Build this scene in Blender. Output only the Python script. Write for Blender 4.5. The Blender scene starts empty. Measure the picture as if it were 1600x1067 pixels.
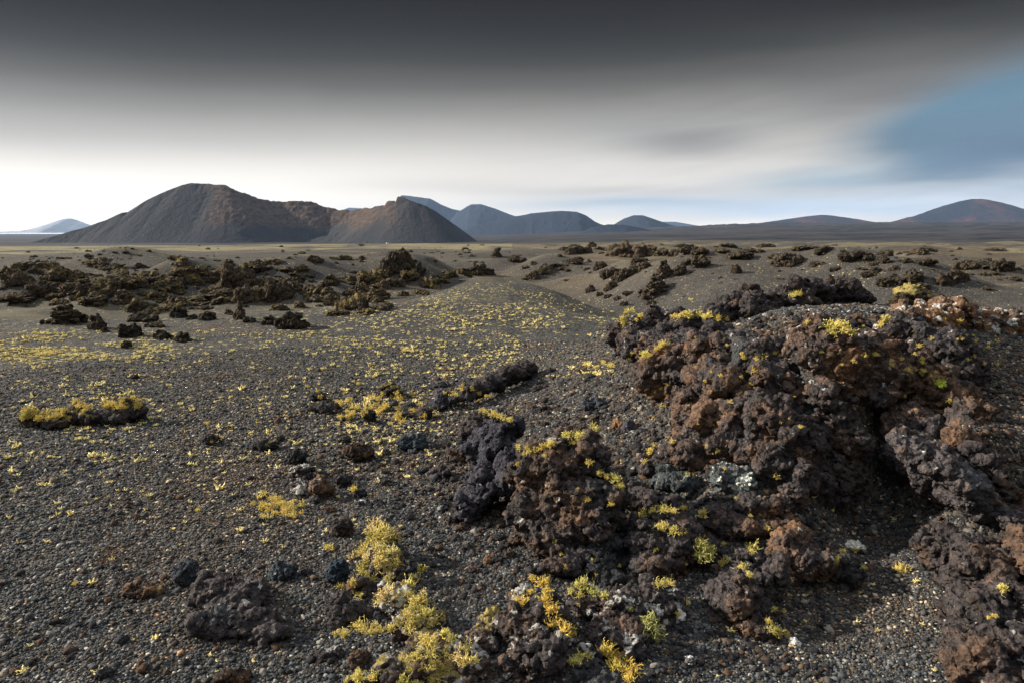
import bpy, math, random
import numpy as np
from mathutils import Vector

S = bpy.context.scene
C = S.collection
R = math.radians
FAST = False

# ------------------------------------------------------------------ camera
F = 1067.0                                  # focal length in photo pixels (24 mm on 36 mm)
EYE = 1.5
PITCH = math.atan((533.5 - 364.0) / F)      # horizon lies on row 364
cam_d = bpy.data.cameras.new('camera'); cam = bpy.data.objects.new('camera', cam_d); C.objects.link(cam)
cam_d.lens = 24.0; cam_d.sensor_width = 36.0; cam_d.clip_start = 0.05; cam_d.clip_end = 60000
cam.location = (0, 0, EYE); cam.rotation_euler = (math.pi / 2 - PITCH, 0, 0)
S.camera = cam

# ------------------------------------------------------------------ light
SUN_AZ = math.atan2(-0.96, 0.12)            # left and slightly ahead
SUN_EL = R(25)
sd = bpy.data.lights.new('sun', 'SUN'); sd.energy = 5.0; sd.angle = R(2.2); sd.color = (1.0, 0.90, 0.76)
sun = bpy.data.objects.new('sun', sd); C.objects.link(sun)
sv = Vector((math.sin(SUN_AZ) * math.cos(SUN_EL), math.cos(SUN_AZ) * math.cos(SUN_EL), math.sin(SUN_EL)))
sun.rotation_euler = sv.to_track_quat('Z', 'Y').to_euler(); sun.location = (-20, 5, 15)
S.view_settings.view_transform = 'Standard'; S.view_settings.look = 'None'
S.view_settings.exposure = 0.88; S.view_settings.gamma = 1.0

# ------------------------------------------------------------------ node helper
class NT:
    def __init__(s, tree):
        s.t = tree; s.n = tree.nodes; s.l = tree.links; s.n.clear()
    def node(s, typ, **kw):
        nd = s.n.new(typ)
        ins = kw.pop('ins', {})
        for k, v in kw.items(): setattr(nd, k, v)
        for k, v in ins.items(): s.put(nd.inputs[k], v)
        return nd
    def put(s, sock, v):
        if isinstance(v, bpy.types.NodeSocket): s.l.new(v, sock)
        else: sock.default_value = v
    def m(s, op, a, b=None, c=None, clamp=False):
        nd = s.n.new('ShaderNodeMath'); nd.operation = op; nd.use_clamp = clamp
        s.put(nd.inputs[0], a)
        if b is not None: s.put(nd.inputs[1], b)
        if c is not None: s.put(nd.inputs[2], c)
        return nd.outputs[0]
    def mix(s, f, a, b, bt='MIX'):
        nd = s.n.new('ShaderNodeMix'); nd.data_type = 'RGBA'; nd.blend_type = bt
        s.put(nd.inputs[0], f)
        s.put(nd.inputs[6], a if isinstance(a, bpy.types.NodeSocket) else (*a, 1) if len(a) == 3 else a)
        s.put(nd.inputs[7], b if isinstance(b, bpy.types.NodeSocket) else (*b, 1) if len(b) == 3 else b)
        return nd.outputs[2]
    def ss(s, x, lo, hi, a=0.0, b=1.0):
        nd = s.n.new('ShaderNodeMapRange'); nd.interpolation_type = 'SMOOTHSTEP'
        s.put(nd.inputs[0], x); s.put(nd.inputs[1], lo); s.put(nd.inputs[2], hi); s.put(nd.inputs[3], a); s.put(nd.inputs[4], b)
        return nd.outputs[0]
    def noise(s, co, scale, detail=4, rough=0.55, dist=0.0, out=0):
        nd = s.n.new('ShaderNodeTexNoise'); s.l.new(co, nd.inputs['Vector'])
        nd.inputs['Scale'].default_value = scale; nd.inputs['Detail'].default_value = detail
        nd.inputs['Roughness'].default_value = rough; nd.inputs['Distortion'].default_value = dist
        return nd.outputs[out]
    def vor(s, co, scale, feature='F1', out='Distance', rnd=1.0):
        nd = s.n.new('ShaderNodeTexVoronoi'); nd.feature = feature; s.l.new(co, nd.inputs['Vector'])
        nd.inputs['Scale'].default_value = scale; nd.inputs['Randomness'].default_value = rnd
        return nd.outputs[out]
    def ramp(s, f, stops, interp='LINEAR'):
        nd = s.n.new('ShaderNodeValToRGB'); nd.color_ramp.interpolation = interp
        e = nd.color_ramp.elements
        while len(e) < len(stops): e.new(0.5)
        for i, (p, c) in enumerate(stops):
            e[i].position = p; c = (c, c, c) if isinstance(c, float) else c; e[i].color = (*c, 1)
        s.put(nd.inputs[0], f); return nd.outputs[0]
    def scl(s, co, v):
        nd = s.n.new('ShaderNodeMapping'); s.l.new(co, nd.inputs[0]); nd.inputs[3].default_value = v
        return nd.outputs[0]

# ------------------------------------------------------------------ world: bright horizon under a bank of dark cloud
def tan_row(py, px=800):
    """tangent of the elevation of a photo pixel"""
    a = (px - 800) / F; b = (533.5 - py) / F
    y = math.cos(PITCH) + b * math.sin(PITCH); z = -math.sin(PITCH) + b * math.cos(PITCH)
    return z / math.hypot(y, a)
def azi(px): return math.atan2((px - 800) / F, math.cos(PITCH))
W = bpy.data.worlds.new('World'); S.world = W; W.use_nodes = True
w = NT(W.node_tree)
tc = w.node('ShaderNodeTexCoord').outputs['Generated']
sp = w.node('ShaderNodeSeparateXYZ'); w.l.new(tc, sp.inputs[0])
X, Y, Z = sp.outputs
hyp = w.m('SQRT', w.m('ADD', w.m('MULTIPLY', X, X), w.m('MULTIPLY', Y, Y)))
el = w.m('DIVIDE', Z, w.m('MAXIMUM', hyp, 0.02))                 # tan(elevation)
az = w.m('ARCTAN2', X, Y)
cv = w.node('ShaderNodeCombineXYZ', ins={0: w.m('MULTIPLY', az, 1.0), 1: w.m('MULTIPLY', el, 5.0)}).outputs[0]
n1 = w.noise(cv, 2.2, 4, 0.55, 0.6); n2 = w.noise(cv, 6.0, 4, 0.55, 0.4)
wob = w.m('ADD', w.m('MULTIPLY', w.m('SUBTRACT', n1, 0.5), 0.05), w.m('MULTIPLY', w.m('SUBTRACT', n2, 0.5), 0.012))
wobr = w.m('MULTIPLY', wob, w.ss(az, -0.2, 0.5, 0.25, 1.0))
ele = w.m('ADD', w.m('ADD', el, wobr), w.ss(az, azi(700), azi(100), 0.0, 0.014))
V = lambda py: tan_row(py) / 3.0
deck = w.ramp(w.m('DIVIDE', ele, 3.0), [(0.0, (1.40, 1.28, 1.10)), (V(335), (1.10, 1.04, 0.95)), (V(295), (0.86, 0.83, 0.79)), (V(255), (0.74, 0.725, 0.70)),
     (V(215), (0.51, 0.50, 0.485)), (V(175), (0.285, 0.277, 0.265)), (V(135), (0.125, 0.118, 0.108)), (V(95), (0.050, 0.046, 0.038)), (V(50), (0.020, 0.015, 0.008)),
     (V(0), (0.010, 0.004, 0.000)), (0.17, (0.06, 0.065, 0.07)), (0.3, (0.70, 0.74, 0.82)), (1.0, (0.88, 0.95, 1.06))])  # last stops: overhead sky out of view, brightened as added fill light
def blob(px, py, rx, ry, rot=0.0):
    """soft elliptical patch of sky round a photo position"""
    a0, e0 = azi(px), tan_row(py, px)
    dx = w.m('DIVIDE', w.m('SUBTRACT', az, a0), rx / F); dy = w.m('DIVIDE', w.m('SUBTRACT', ele, e0), ry / F)
    if rot:
        c_, s_ = math.cos(rot), math.sin(rot)
        dx, dy = (w.m('ADD', w.m('MULTIPLY', w.m('SUBTRACT', az, a0), c_ * F / rx), w.m('MULTIPLY', w.m('SUBTRACT', ele, e0), s_ * F / rx)),
                  w.m('SUBTRACT', w.m('MULTIPLY', w.m('SUBTRACT', ele, e0), c_ * F / ry), w.m('MULTIPLY', w.m('SUBTRACT', az, a0), s_ * F / ry)))
    r2 = w.m('ADD', w.m('MULTIPLY', dx, dx), w.m('MULTIPLY', dy, dy))
    return w.m('EXPONENT', w.m('MULTIPLY', r2, -1.0))
sky = w.node('ShaderNodeTexSky'); sky.sky_type = 'NISHITA'; sky.sun_disc = False
sky.sun_elevation = SUN_EL; sky.sun_rotation = SUN_AZ; sky.altitude = 200; sky.dust_density = 1.5
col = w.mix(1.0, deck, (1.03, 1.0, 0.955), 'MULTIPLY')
glow = w.m('MULTIPLY', w.ss(az, azi(900), azi(50)), w.ss(ele, tan_row(215), tan_row(330)))
col = w.mix(w.m('MULTIPLY', glow, 0.85, clamp=True), col, (1.6, 1.5, 1.32))
col = w.mix(w.m('MULTIPLY', blob(1065, 222, 85, 22), 0.62), col, (0.19, 0.19, 0.185))
col = w.mix(w.m('MULTIPLY', blob(1000, 205, 140, 24), 0.38), col, (0.28, 0.28, 0.275))
col = w.mix(w.m('MULTIPLY', blob(1375, 138, 120, 40), 0.88, clamp=True), col, (0.155, 0.15, 0.143))
col = w.mix(w.m('MULTIPLY', blob(1290, 195, 110, 45), 0.42), col, (0.27, 0.262, 0.25))
col = w.mix(w.m('MULTIPLY', blob(940, 300, 200, 8), 0.45), col, (0.50, 0.48, 0.45))
col = w.mix(w.m('MULTIPLY', blob(690, 290, 160, 10), 0.22), col, (0.50, 0.48, 0.46))
blue = w.mix(0.86, w.mix(1.0, sky.outputs[0], (0.10, 0.10, 0.10), 'MULTIPLY'), (0.095, 0.205, 0.30))
bm = w.m('ADD', blob(1490, 204, 170, 50, 0.16), w.m('MULTIPLY', blob(1720, 185, 170, 90), 1.0))
col = w.mix(w.ss(w.m('ADD', bm, w.m('MULTIPLY', w.m('SUBTRACT', n1, 0.5), 0.7)), 0.10, 0.92, 0.0, 0.92), col, blue)
col = w.mix(w.m('MULTIPLY', blob(1590, 245, 140, 34), 0.5), col, (0.105, 0.165, 0.29))
col = w.mix(w.m('MULTIPLY', blob(1270, 284, 120, 14), 0.62), col, (0.25, 0.40, 0.52))
col = w.mix(w.m('MULTIPLY', blob(1000, 319, 190, 11), 0.70), col, (0.33, 0.47, 0.60))
col = w.mix(w.m('MULTIPLY', blob(1520, 300, 260, 17), 0.60), col, (0.42, 0.52, 0.66))
col = w.mix(w.m('MULTIPLY', blob(1280, 330, 300, 17), 0.75), col, (0.66, 0.84, 1.06))
streak = w.noise(w.node('ShaderNodeCombineXYZ', ins={0: w.m('MULTIPLY', az, 0.9), 1: w.m('MULTIPLY', w.m('SUBTRACT', el, w.m('MULTIPLY', az, 0.10)), 9.0)}).outputs[0], 2.6, 5, 0.55, 0.5)
sw = w.m('MULTIPLY', w.ss(az, azi(650), azi(1150)), w.m('MULTIPLY', w.ss(ele, tan_row(90), tan_row(190)), 0.17))
col = w.mix(1.0, col, w.mix(sw, (1, 1, 1), w.ramp(streak, [(0.30, 0.25), (0.5, 0.9), (0.7, 1.7)])), 'MULTIPLY')
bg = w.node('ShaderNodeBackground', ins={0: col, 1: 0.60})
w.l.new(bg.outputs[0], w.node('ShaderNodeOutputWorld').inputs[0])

# ------------------------------------------------------------------ numpy noise
def _h(ix, iy, iz, seed):
    n = (ix.astype(np.int64) * 374761393 + iy.astype(np.int64) * 668265263 + iz.astype(np.int64) * 2147483647 + seed * 1274126177) & 0xffffffff
    n = ((n ^ (n >> 13)) * 1274126177) & 0xffffffff
    n = ((n ^ (n >> 16)) * 2246822519) & 0xffffffff
    return ((n ^ (n >> 15)) & 0xffffff).astype(np.float64) / 16777215.0
def vn(p, seed=0):
    f = np.floor(p); i = f.astype(np.int64); t = p - f; t = t * t * t * (t * (t * 6 - 15) + 10)
    r = 0
    for dx in (0, 1):
        wx = t[:, 0] if dx else 1 - t[:, 0]
        for dy in (0, 1):
            wy = t[:, 1] if dy else 1 - t[:, 1]
            for dz in (0, 1):
                wz = t[:, 2] if dz else 1 - t[:, 2]
                r = r + _h(i[:, 0] + dx, i[:, 1] + dy, i[:, 2] + dz, seed) * wx * wy * wz
    return r * 2 - 1
def fbm(p, octv=4, seed=0, gain=0.5, ridged=False):
    r = 0; a = 1; tot = 0
    for o in range(octv):
        v = vn(p * 2.03 ** o + 17.3 * o, seed + o)
        if ridged: v = 1 - 2 * np.abs(v)
        r = r + a * v; tot += a; a *= gain
    return r / tot
def worley(p, seed=0):
    f = np.floor(p); i = f.astype(np.int64); t = p - f
    d1 = np.full(len(p), 9.0); d2 = d1.copy()
    for dx in (-1, 0, 1):
        for dy in (-1, 0, 1):
            for dz in (-1, 0, 1):
                a, b, c = i[:, 0] + dx, i[:, 1] + dy, i[:, 2] + dz
                q = (dx + _h(a, b, c, seed) - t[:, 0]) ** 2 + (dy + _h(a, b, c, seed + 7) - t[:, 1]) ** 2 + (dz + _h(a, b, c, seed + 13) - t[:, 2]) ** 2
                m = q < d1
                d2 = np.where(m, d1, np.minimum(d2, q)); d1 = np.where(m, q, d1)
    return np.sqrt(d1), np.sqrt(d2)
def facet(p, seed=0, tilt=0.9):
    """broken-block field: every cell is a plane of its own height and tilt"""
    f = np.floor(p); i = f.astype(np.int64); t = p - f; d1 = np.full(len(p), 9.0); val = np.zeros(len(p))
    for dx in (-1, 0, 1):
        for dy in (-1, 0, 1):
            for dz in (-1, 0, 1):
                a, b, c = i[:, 0] + dx, i[:, 1] + dy, i[:, 2] + dz
                ox, oy, oz = dx + _h(a, b, c, seed) - t[:, 0], dy + _h(a, b, c, seed + 7) - t[:, 1], dz + _h(a, b, c, seed + 13) - t[:, 2]
                q = ox * ox + oy * oy + oz * oz; m = q < d1
                if not m.any(): continue
                am, bm_, cm = a[m], b[m], c[m]
                v = _h(am, bm_, cm, seed + 21) - .5 + tilt * (ox[m] * (_h(am, bm_, cm, seed + 31) - .5) + oy[m] * (_h(am, bm_, cm, seed + 41) - .5) + oz[m] * (_h(am, bm_, cm, seed + 51) - .5)) * 2
                d1 = np.where(m, q, d1); val[m] = v
    return val
def P2(x, y, s): return np.stack([x / s, y / s, np.full_like(x, 0.37)], -1)
def sst(a, b, x):
    t = np.clip((x - a) / (b - a), 0, 1); return t * t * (3 - 2 * t)

# ------------------------------------------------------------------ photo rays
def ray(px, py):
    a = (px - 800) / F; b = (533.5 - py) / F
    return np.array([a, math.cos(PITCH) + b * math.sin(PITCH), -math.sin(PITCH) + b * math.cos(PITCH)])
def at_y(px, py, d):
    r = ray(px, py); return np.array([0, 0, EYE]) + r * (d / r[1])
def at_z(px, py, z):
    r = ray(px, py); return np.array([0, 0, EYE]) + r * ((z - EYE) / r[2])

# ------------------------------------------------------------------ terrain
CP = [(50,1000,0),(50,850,0),(50,740,0),(300,950,0),(300,760,0),(500,1010,-.02),(600,800,0),(600,660,0),(700,1030,0),(760,850,0),(80,620,0),(400,610,0),(640,600,0),
      (780,592,.02),(860,640,.14),(880,590,.18),(960,575,.33),(930,530,.42),(1000,640,.34),(930,700,.18),(720,700,.02),(840,840,.02),
      (1040,560,.55),(1120,530,.78),(1200,505,.93),(1280,480,1.0),(1400,505,.95),(1330,530,.92),(1480,552,.82),(1600,575,.72),
      (1590,650,.56),(1590,760,.33),(1500,610,.74),(1250,600,.72),(1150,640,.5),(1350,640,.55),(1100,720,.28),(1250,740,.2),(1370,745,.16),(1450,760,.2),
      (1300,810,.04),(1420,810,.08),(1300,950,-.03),(1300,1060,-.02),(1150,1060,-.02),(1450,900,.03),(1560,950,.05),(1100,900,0),(1000,960,0),(900,1050,0),(1580,860,.12)]
CPW = [at_z(a, b, c) for a, b, c in CP] + [np.array(t, float) for t in
      [(0, 9, .0), (1.5, 8.3, .15), (3, 8.5, .25), (4.5, 7.5, .35), (6, 6, .4), (6, 4, .35), (4.5, 2.5, .15), (3, 1, 0), (0, 1, 0), (-2, 1, 0), (-3, 4, 0), (-5, 7, 0), (-3, 9.5, 0),
       (7, 9, .0), (8, 5, .2), (2.2, 7.0, .75), (3.6, 6.6, .78), (4.8, 5.2, .62)]]
CPW = np.array(CPW)
_D = np.linalg.norm(CPW[:, None, :2] - CPW[None, :, :2], axis=-1)
_D = np.sqrt(_D ** 2 + 0.04)
RW = np.linalg.solve(_D + np.eye(len(CPW)) * -0.03, CPW[:, 2])
def near_h(x, y):
    q = np.zeros_like(x)
    for (a, b, _), wt in zip(CPW, RW): q += wt * np.sqrt((x - a) ** 2 + (y - b) ** 2 + 0.04)
    return q
BUMPS = []
def g2(x, y, cx, cy, sx, sy, rot=0.0):
    dx, dy = x - cx, y - cy
    if rot: dx, dy = dx * math.cos(rot) + dy * math.sin(rot), -dx * math.sin(rot) + dy * math.cos(rot)
    return np.exp(-0.5 * ((dx / sx) ** 2 + (dy / sy) ** 2))
def H(x, y):
    x = np.asarray(x, float); y = np.asarray(y, float); sh = x.shape
    x = x.ravel(); y = y.ravel(); r = np.hypot(x, y)
    nm = (1 - sst(5.5, 9, np.abs(x - 0.5))) * (1 - sst(8.2, 10.5, y)) * sst(-1, 1, y)
    z = np.zeros_like(x)
    k = nm > 0
    z[k] = near_h(x[k], y[k]) * nm[k]
    z += -1.05 * sst(10.4, 17, y + 0.10 * x * (x < 0))
    # the broad cinder hump in the middle
    sy = np.where(y < 20, 5.5, 2.6)
    z += 1.27 * np.exp(-0.5 * (((x + 0.2 - (y - 20) * 0.10) / np.where(x < 0, 2.7, 2.1)) ** 2 + ((y - 20) / sy) ** 2)) * sst(9, 13, y)
    z += 0.30 * g2(x, y, -9, 21.5, 4, 2.2) + 0.55 * g2(x, y, 9.5, 30, 3.6, 3.5) + 0.75 * g2(x, y, 27, 41, 11, 4, -0.1)
    z += 0.8 * g2(x, y, 14, 24, 7, 5) - 0.35 * g2(x, y, 6, 22, 2.5, 5) + 0.3 * g2(x, y, -12, 36, 5, 4) + 0.5 * g2(x, y, 6, 47, 4.5, 5)
    md = sst(14, 26, r) * (1 - sst(170, 260, r)) * (1 - 0.6 * sst(34, 60, r) * (1 - sst(-12, 4, x)))
    d1 = fbm(P2(x, y * 0.9, 9.0), 3, 3); d2 = fbm(P2(x, y, 34.0), 2, 9)
    d3 = fbm(P2(x, y * 1.2, 4.2), 2, 15)
    z += md * (1.9 * d1 * (1 - 0.55 * sst(38, 75, r)) * (0.65 + 0.5 * sst(24, 34, r)) + 0.24 * d3 * (1 - sst(60, 110, r)) + 1.2 * d2 * sst(25, 60, r) * (1 - 0.5 * sst(60, 110, r)))
    z += -0.9 * sst(60, 200, r)
    # plain ends in a low scarp, beyond it lava fields that climb to the right
    edge = 215 + 25 * d2
    rise = sst(-0.05, 0.38, np.arctan2(x, np.maximum(y, 1e-3)) + (y < 0) * -3)
    z += -(5.5 + 8.0 * (1 - sst(-0.12, 0.10, np.arctan2(x, np.maximum(y, 1e-3))))) * sst(edge, edge + 130, r) + (58 + 8 * d2) * rise * sst(500, 4600, r) + 0.9 * rise * sst(60, 200, r)
    ff = sst(260, 400, r) * (1 - sst(6000, 9000, r))
    kk = r > 240
    z[kk] += ff[kk] * ((0.8 + 2.2 * rise[kk]) * fbm(P2(x[kk], y[kk], 60.0), 4, 21) + 9.0 * rise[kk] * sst(800, 2500, r[kk]) * fbm(P2(x[kk], y[kk], 300.0), 3, 31))
    for bx, by, br, bh in BUMPS:
        k = (np.abs(x - bx) < 3 * br) & (np.abs(y - by) < 3 * br)
        if k.any(): z[k] += bh * np.exp(-0.5 * ((x[k] - bx) ** 2 + (y[k] - by) ** 2) / br ** 2)
    nk = r < 40
    z[nk] += (0.035 * fbm(P2(x[nk], y[nk], 0.9), 3, 5) + 0.012 * fbm(P2(x[nk], y[nk], 0.12), 2, 6)) * (1 - sst(20, 40, r[nk]))
    return z.reshape(sh)
def hit(px, py, dmin=1.0, dmax=600.0):
    """where the view ray of a photo pixel meets the ground"""
    r = ray(px, py); t = dmin * (dmax / dmin) ** (np.arange(500) / 499.0)
    x = r[0] * t; y = r[1] * t; z = EYE + r[2] * t
    below = z < H(x, y)
    if not below.any(): return None
    i = int(np.argmax(below)); 
    if i == 0: return np.array([x[0], y[0], z[0]])
    tt = np.linspace(t[i - 1], t[i], 30)
    hh = H(r[0] * tt, r[1] * tt); j = int(np.argmax(EYE + r[2] * tt < hh))
    return np.array([r[0] * tt[j], r[1] * tt[j], hh[j]])

def hummocks():
    # ash banked up round the crags of the middle distance
    spots = [(90,505,70,.7),(62,470,60,.6),(125,466,70,.7),(160,462,70,.6),(190,474,70,.6),(215,488,60,.5),(280,440,90,.9),(240,446,80,.7),(80,442,90,.8),(20,448,80,.8),(320,440,80,.6),(370,452,80,.8),
             (385,474,60,.6),(435,472,60,.6),(500,468,80,.7),(490,411,60,.7),(460,440,60,.6),(340,466,70,.5),(618,430,90,1.2),(585,458,60,.7),(555,480,60,.5),(655,440,60,.7),(985,402,110,1.2),(905,397,70,.8),
             (1037,437,60,.6),(1025,465,60,.7),(1100,420,70,.8),(1160,404,70,.8),(1240,414,110,1.0),(1340,410,90,.9),(1500,452,110,1.0),(1432,443,60,.6),(1530,424,120,1.2),(140,420,90,.8),(60,415,90,.8),(205,410,90,.8),(400,425,90,.8),(1300,396,110,1.2),(1450,396,110,1.2),(1050,400,90,1.0),(1095,444,150,1.0)]
    out = []
    for px, py, w_, k in spots:
        g = hit(px, py, 6, 400)
        if g is not None:
            s = w_ * g[1] / F; out.append((g[0], g[1] + .3 * s, .5 * s, min(.21 * s * k, .55)))
    BUMPS.extend(out)
hummocks()

# ------------------------------------------------------------------ mesh helpers
def mesh(name, v, f, smooth=True):
    v = np.ascontiguousarray(v, np.float32); f = np.ascontiguousarray(f, np.int32); k = f.shape[1]
    me = bpy.data.meshes.new(name)
    me.vertices.add(len(v)); me.vertices.foreach_set('co', v.ravel())
    me.loops.add(f.size); me.loops.foreach_set('vertex_index', f.ravel())
    me.polygons.add(len(f)); me.polygons.foreach_set('loop_start', np.arange(0, f.size, k, dtype=np.int32))
    me.update(calc_edges=True)
    if smooth: me.polygons.foreach_set('use_smooth', np.ones(len(f), bool))
    return me
def attr(me, name, a):
    at = me.attributes.new(name, 'FLOAT', 'POINT'); at.data.foreach_set('value', np.ascontiguousarray(a, np.float32))
def ob(name, me, m=None, parent=None, loc=None, **props):
    o = bpy.data.objects.new(name, me); C.objects.link(o)
    if m and me is not None and len(me.materials) == 0: me.materials.append(m)
    if parent: o.parent = parent
    if loc is not None: o.location = tuple(float(q) for q in loc)
    for k, v in props.items(): o[k] = v
    return o
def gridf(nu, nv, wrap=False):
    i = np.arange(nu - (0 if wrap else 1)); j = np.arange(nv - 1)
    I, J = np.meshgrid(i, j, indexing='ij'); I2 = (I + 1) % nu
    return np.stack([I * nv + J, I2 * nv + J, I2 * nv + J + 1, I * nv + J + 1], -1).reshape(-1, 4)

# ------------------------------------------------------------------ materials
def new_mat(name):
    m = bpy.data.materials.new(name); m.use_nodes = True
    t = NT(m.node_tree); t.out = t.node('ShaderNodeOutputMaterial'); t.b = t.node('ShaderNodeBsdfPrincipled')
    t.l.new(t.b.outputs[0], t.out.inputs[0]); t.b.inputs['Roughness'].default_value = 0.95
    t.b.inputs['Specular IOR Level'].default_value = 0.2
    t.pos = t.node('ShaderNodeNewGeometry').outputs['Position']
    return m, t
def bump(t, hgt, strength, dist, prev=None):
    b = t.node('ShaderNodeBump'); b.inputs['Strength'].default_value = strength; b.inputs['Distance'].default_value = dist
    t.put(b.inputs['Height'], hgt)
    if prev is not None: t.l.new(prev, b.inputs['Normal'])
    return b.outputs[0]

def ground_material():
    m, t = new_mat('volcanic_cinder_ground')
    at = lambda n: t.node('ShaderNodeAttribute', attribute_name=n).outputs['Fac']
    big = t.noise(t.pos, 0.35, 4, 0.6); mid = t.noise(t.pos, 2.2, 4, 0.6); fine = t.noise(t.pos, 22, 3, 0.7)
    base = t.mix(t.ss(mid, 0.35, 0.65), (0.044, 0.047, 0.050), (0.064, 0.064, 0.062))
    brown = t.m('MAXIMUM', at('brown'), t.ss(big, 0.52, 0.72, 0, 0.6))
    base = t.mix(t.m('MULTIPLY', brown, t.ss(fine, 0.3, 0.62)), base, (0.098, 0.070, 0.046))
    cell = t.vor(t.pos, 62, 'F1', 'Color')
    cs = t.node('ShaderNodeSeparateColor'); t.l.new(cell, cs.inputs[0])
    grain = t.ramp(cs.outputs[0], [(0.0, (0.35, 0.37, 0.40)), (0.35, (0.8, 0.85, 0.9)), (0.6, (1.2, 1.15, 1.1)), (0.8, (1.7, 1.45, 1.1)), (0.93, (2.6, 2.4, 2.1)), (0.985, (5.5, 5.2, 4.6))], 'CONSTANT')
    base = t.mix(1.0, base, grain, 'MULTIPLY')
    # lava rubble of the far fields
    lav = t.mix(t.ss(t.noise(t.scl(t.pos, (1, 2.2, 1)), 0.006, 9, 0.72), 0.42, 0.60), (0.008, 0.010, 0.014), (0.042, 0.038, 0.040))
    lav = t.mix(t.m('MULTIPLY', t.ss(t.noise(t.scl(t.pos, (.5, 2, 1)), 0.0022, 4, 0.6), 0.50, 0.62), .6), lav, (0.055, 0.052, 0.052))
    base = t.mix(at('lava'), base, lav)
    # crumbs of pale lichen strewn over the cinder
    big_c = t.vor(t.pos, 13, 'F1', 'Color'); cc = t.node('ShaderNodeSeparateColor'); t.l.new(big_c, cc.inputs[0])
    dd = t.vor(t.pos, 13, 'F1', 'Distance')
    patch = t.m('MULTIPLY', at('lichen'), t.ss(t.noise(t.pos, 0.9, 4, 0.6), 0.35, 0.65, 0.15, 1.7))
    on = t.m('LESS_THAN', cc.outputs[1], patch)
    on = t.m('MULTIPLY', on, t.m('LESS_THAN', t.m('ADD', dd, t.m('MULTIPLY', fine, 0.3)), 0.58))
    lc = t.mix(cc.outputs[2], (0.20, 0.17, 0.055), (0.42, 0.36, 0.15))
    base = t.mix(on, base, lc)
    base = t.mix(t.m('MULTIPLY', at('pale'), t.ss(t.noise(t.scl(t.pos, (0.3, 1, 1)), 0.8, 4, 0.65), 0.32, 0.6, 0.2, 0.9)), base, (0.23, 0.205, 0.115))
    t.put(t.b.inputs['Base Color'], base)
    v1 = t.vor(t.pos, 62, 'F1', 'Distance'); v2 = t.vor(t.pos, 19, 'F1', 'Distance')
    n = bump(t, t.m('SUBTRACT', 1, v1), 1.0, 0.010)
    n = bump(t, t.m('SUBTRACT', 1, v2), 0.7, 0.02, n)
    n = bump(t, t.noise(t.pos, 0.25, 8, 0.75), t_strength(t, at('lava')), 6.0, n) if False else n
    t.put(t.b.inputs['Normal'], n)
    return m

# ------------------------------------------------------------------ ground sheet
def build_ground():
    a1 = np.linspace(-R(46), R(46), 640); a2 = np.linspace(R(46), 2 * math.pi - R(46), 120)[1:-1]
    A = np.concatenate([a1, a2]); rr = 0.45 * 1.0118 ** np.arange(0, 880)
    rr = rr[rr < 12600]
    AA, RR = np.meshgrid(A, rr, indexing='ij')
    x = np.sin(AA) * RR; y = np.cos(AA) * RR
    z = H(x, y)
    X_, Y_, r = x.ravel(), y.ravel(), RR.ravel(); Zr = z.ravel()
    v = np.stack([X_, Y_, Zr], -1); f = gridf(len(A), len(rr), True)[:, ::-1]
    c = len(v); v = np.vstack([v, [[0, 0, 0]]])
    inner = np.arange(len(A)) * len(rr)
    me = mesh('ground', v, f)
    ap = lambda a: np.append(a, 0)
    lav = sst(225, 300, r)
    n = fbm(P2(X_, Y_, 5.0), 3, 77)
    n2 = fbm(P2(X_, Y_ , 14.0), 3, 78)
    hump = g2(X_, Y_, 0.5, 16, 3.5, 4)
    lich = 0.05 * (r < 60) * (r > 9) + 0.30 * hump * sst(-.3, .5, n + 0.2) + 0.10 * sst(8, 11, r) * (r < 20) * (X_ < -1)
    lich = np.clip(lich, 0, 1)
    # crests that catch the lichen look pale from afar
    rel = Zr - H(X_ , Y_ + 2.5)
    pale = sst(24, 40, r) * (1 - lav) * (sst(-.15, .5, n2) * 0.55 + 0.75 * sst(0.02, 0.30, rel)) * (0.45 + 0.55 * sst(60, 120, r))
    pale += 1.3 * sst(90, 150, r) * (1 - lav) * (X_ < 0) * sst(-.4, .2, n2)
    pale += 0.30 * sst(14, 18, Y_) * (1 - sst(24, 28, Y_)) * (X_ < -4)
    brown = 0.9 * g2(X_, Y_, -0.9, 4.9, 1.3, 0.9) + 0.8 * g2(X_, Y_, -4, 15.5, 2.5, 1.2, -0.6) + 0.75 * sst(0.25, 0.6, Zr) * (r < 9) + 0.5 * g2(X_, Y_, 1.4, 2.9, .3, .15) + 0.75 * sst(18, 40, r) * (0.45 + .55 * sst(-6, 6, X_)) * (r < 220) * sst(-.5, .3, n2 + .2 * n) + 0.08
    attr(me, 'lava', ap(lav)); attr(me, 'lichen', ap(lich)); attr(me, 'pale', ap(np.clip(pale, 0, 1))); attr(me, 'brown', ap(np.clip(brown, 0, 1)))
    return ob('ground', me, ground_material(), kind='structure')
build_ground()

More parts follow.
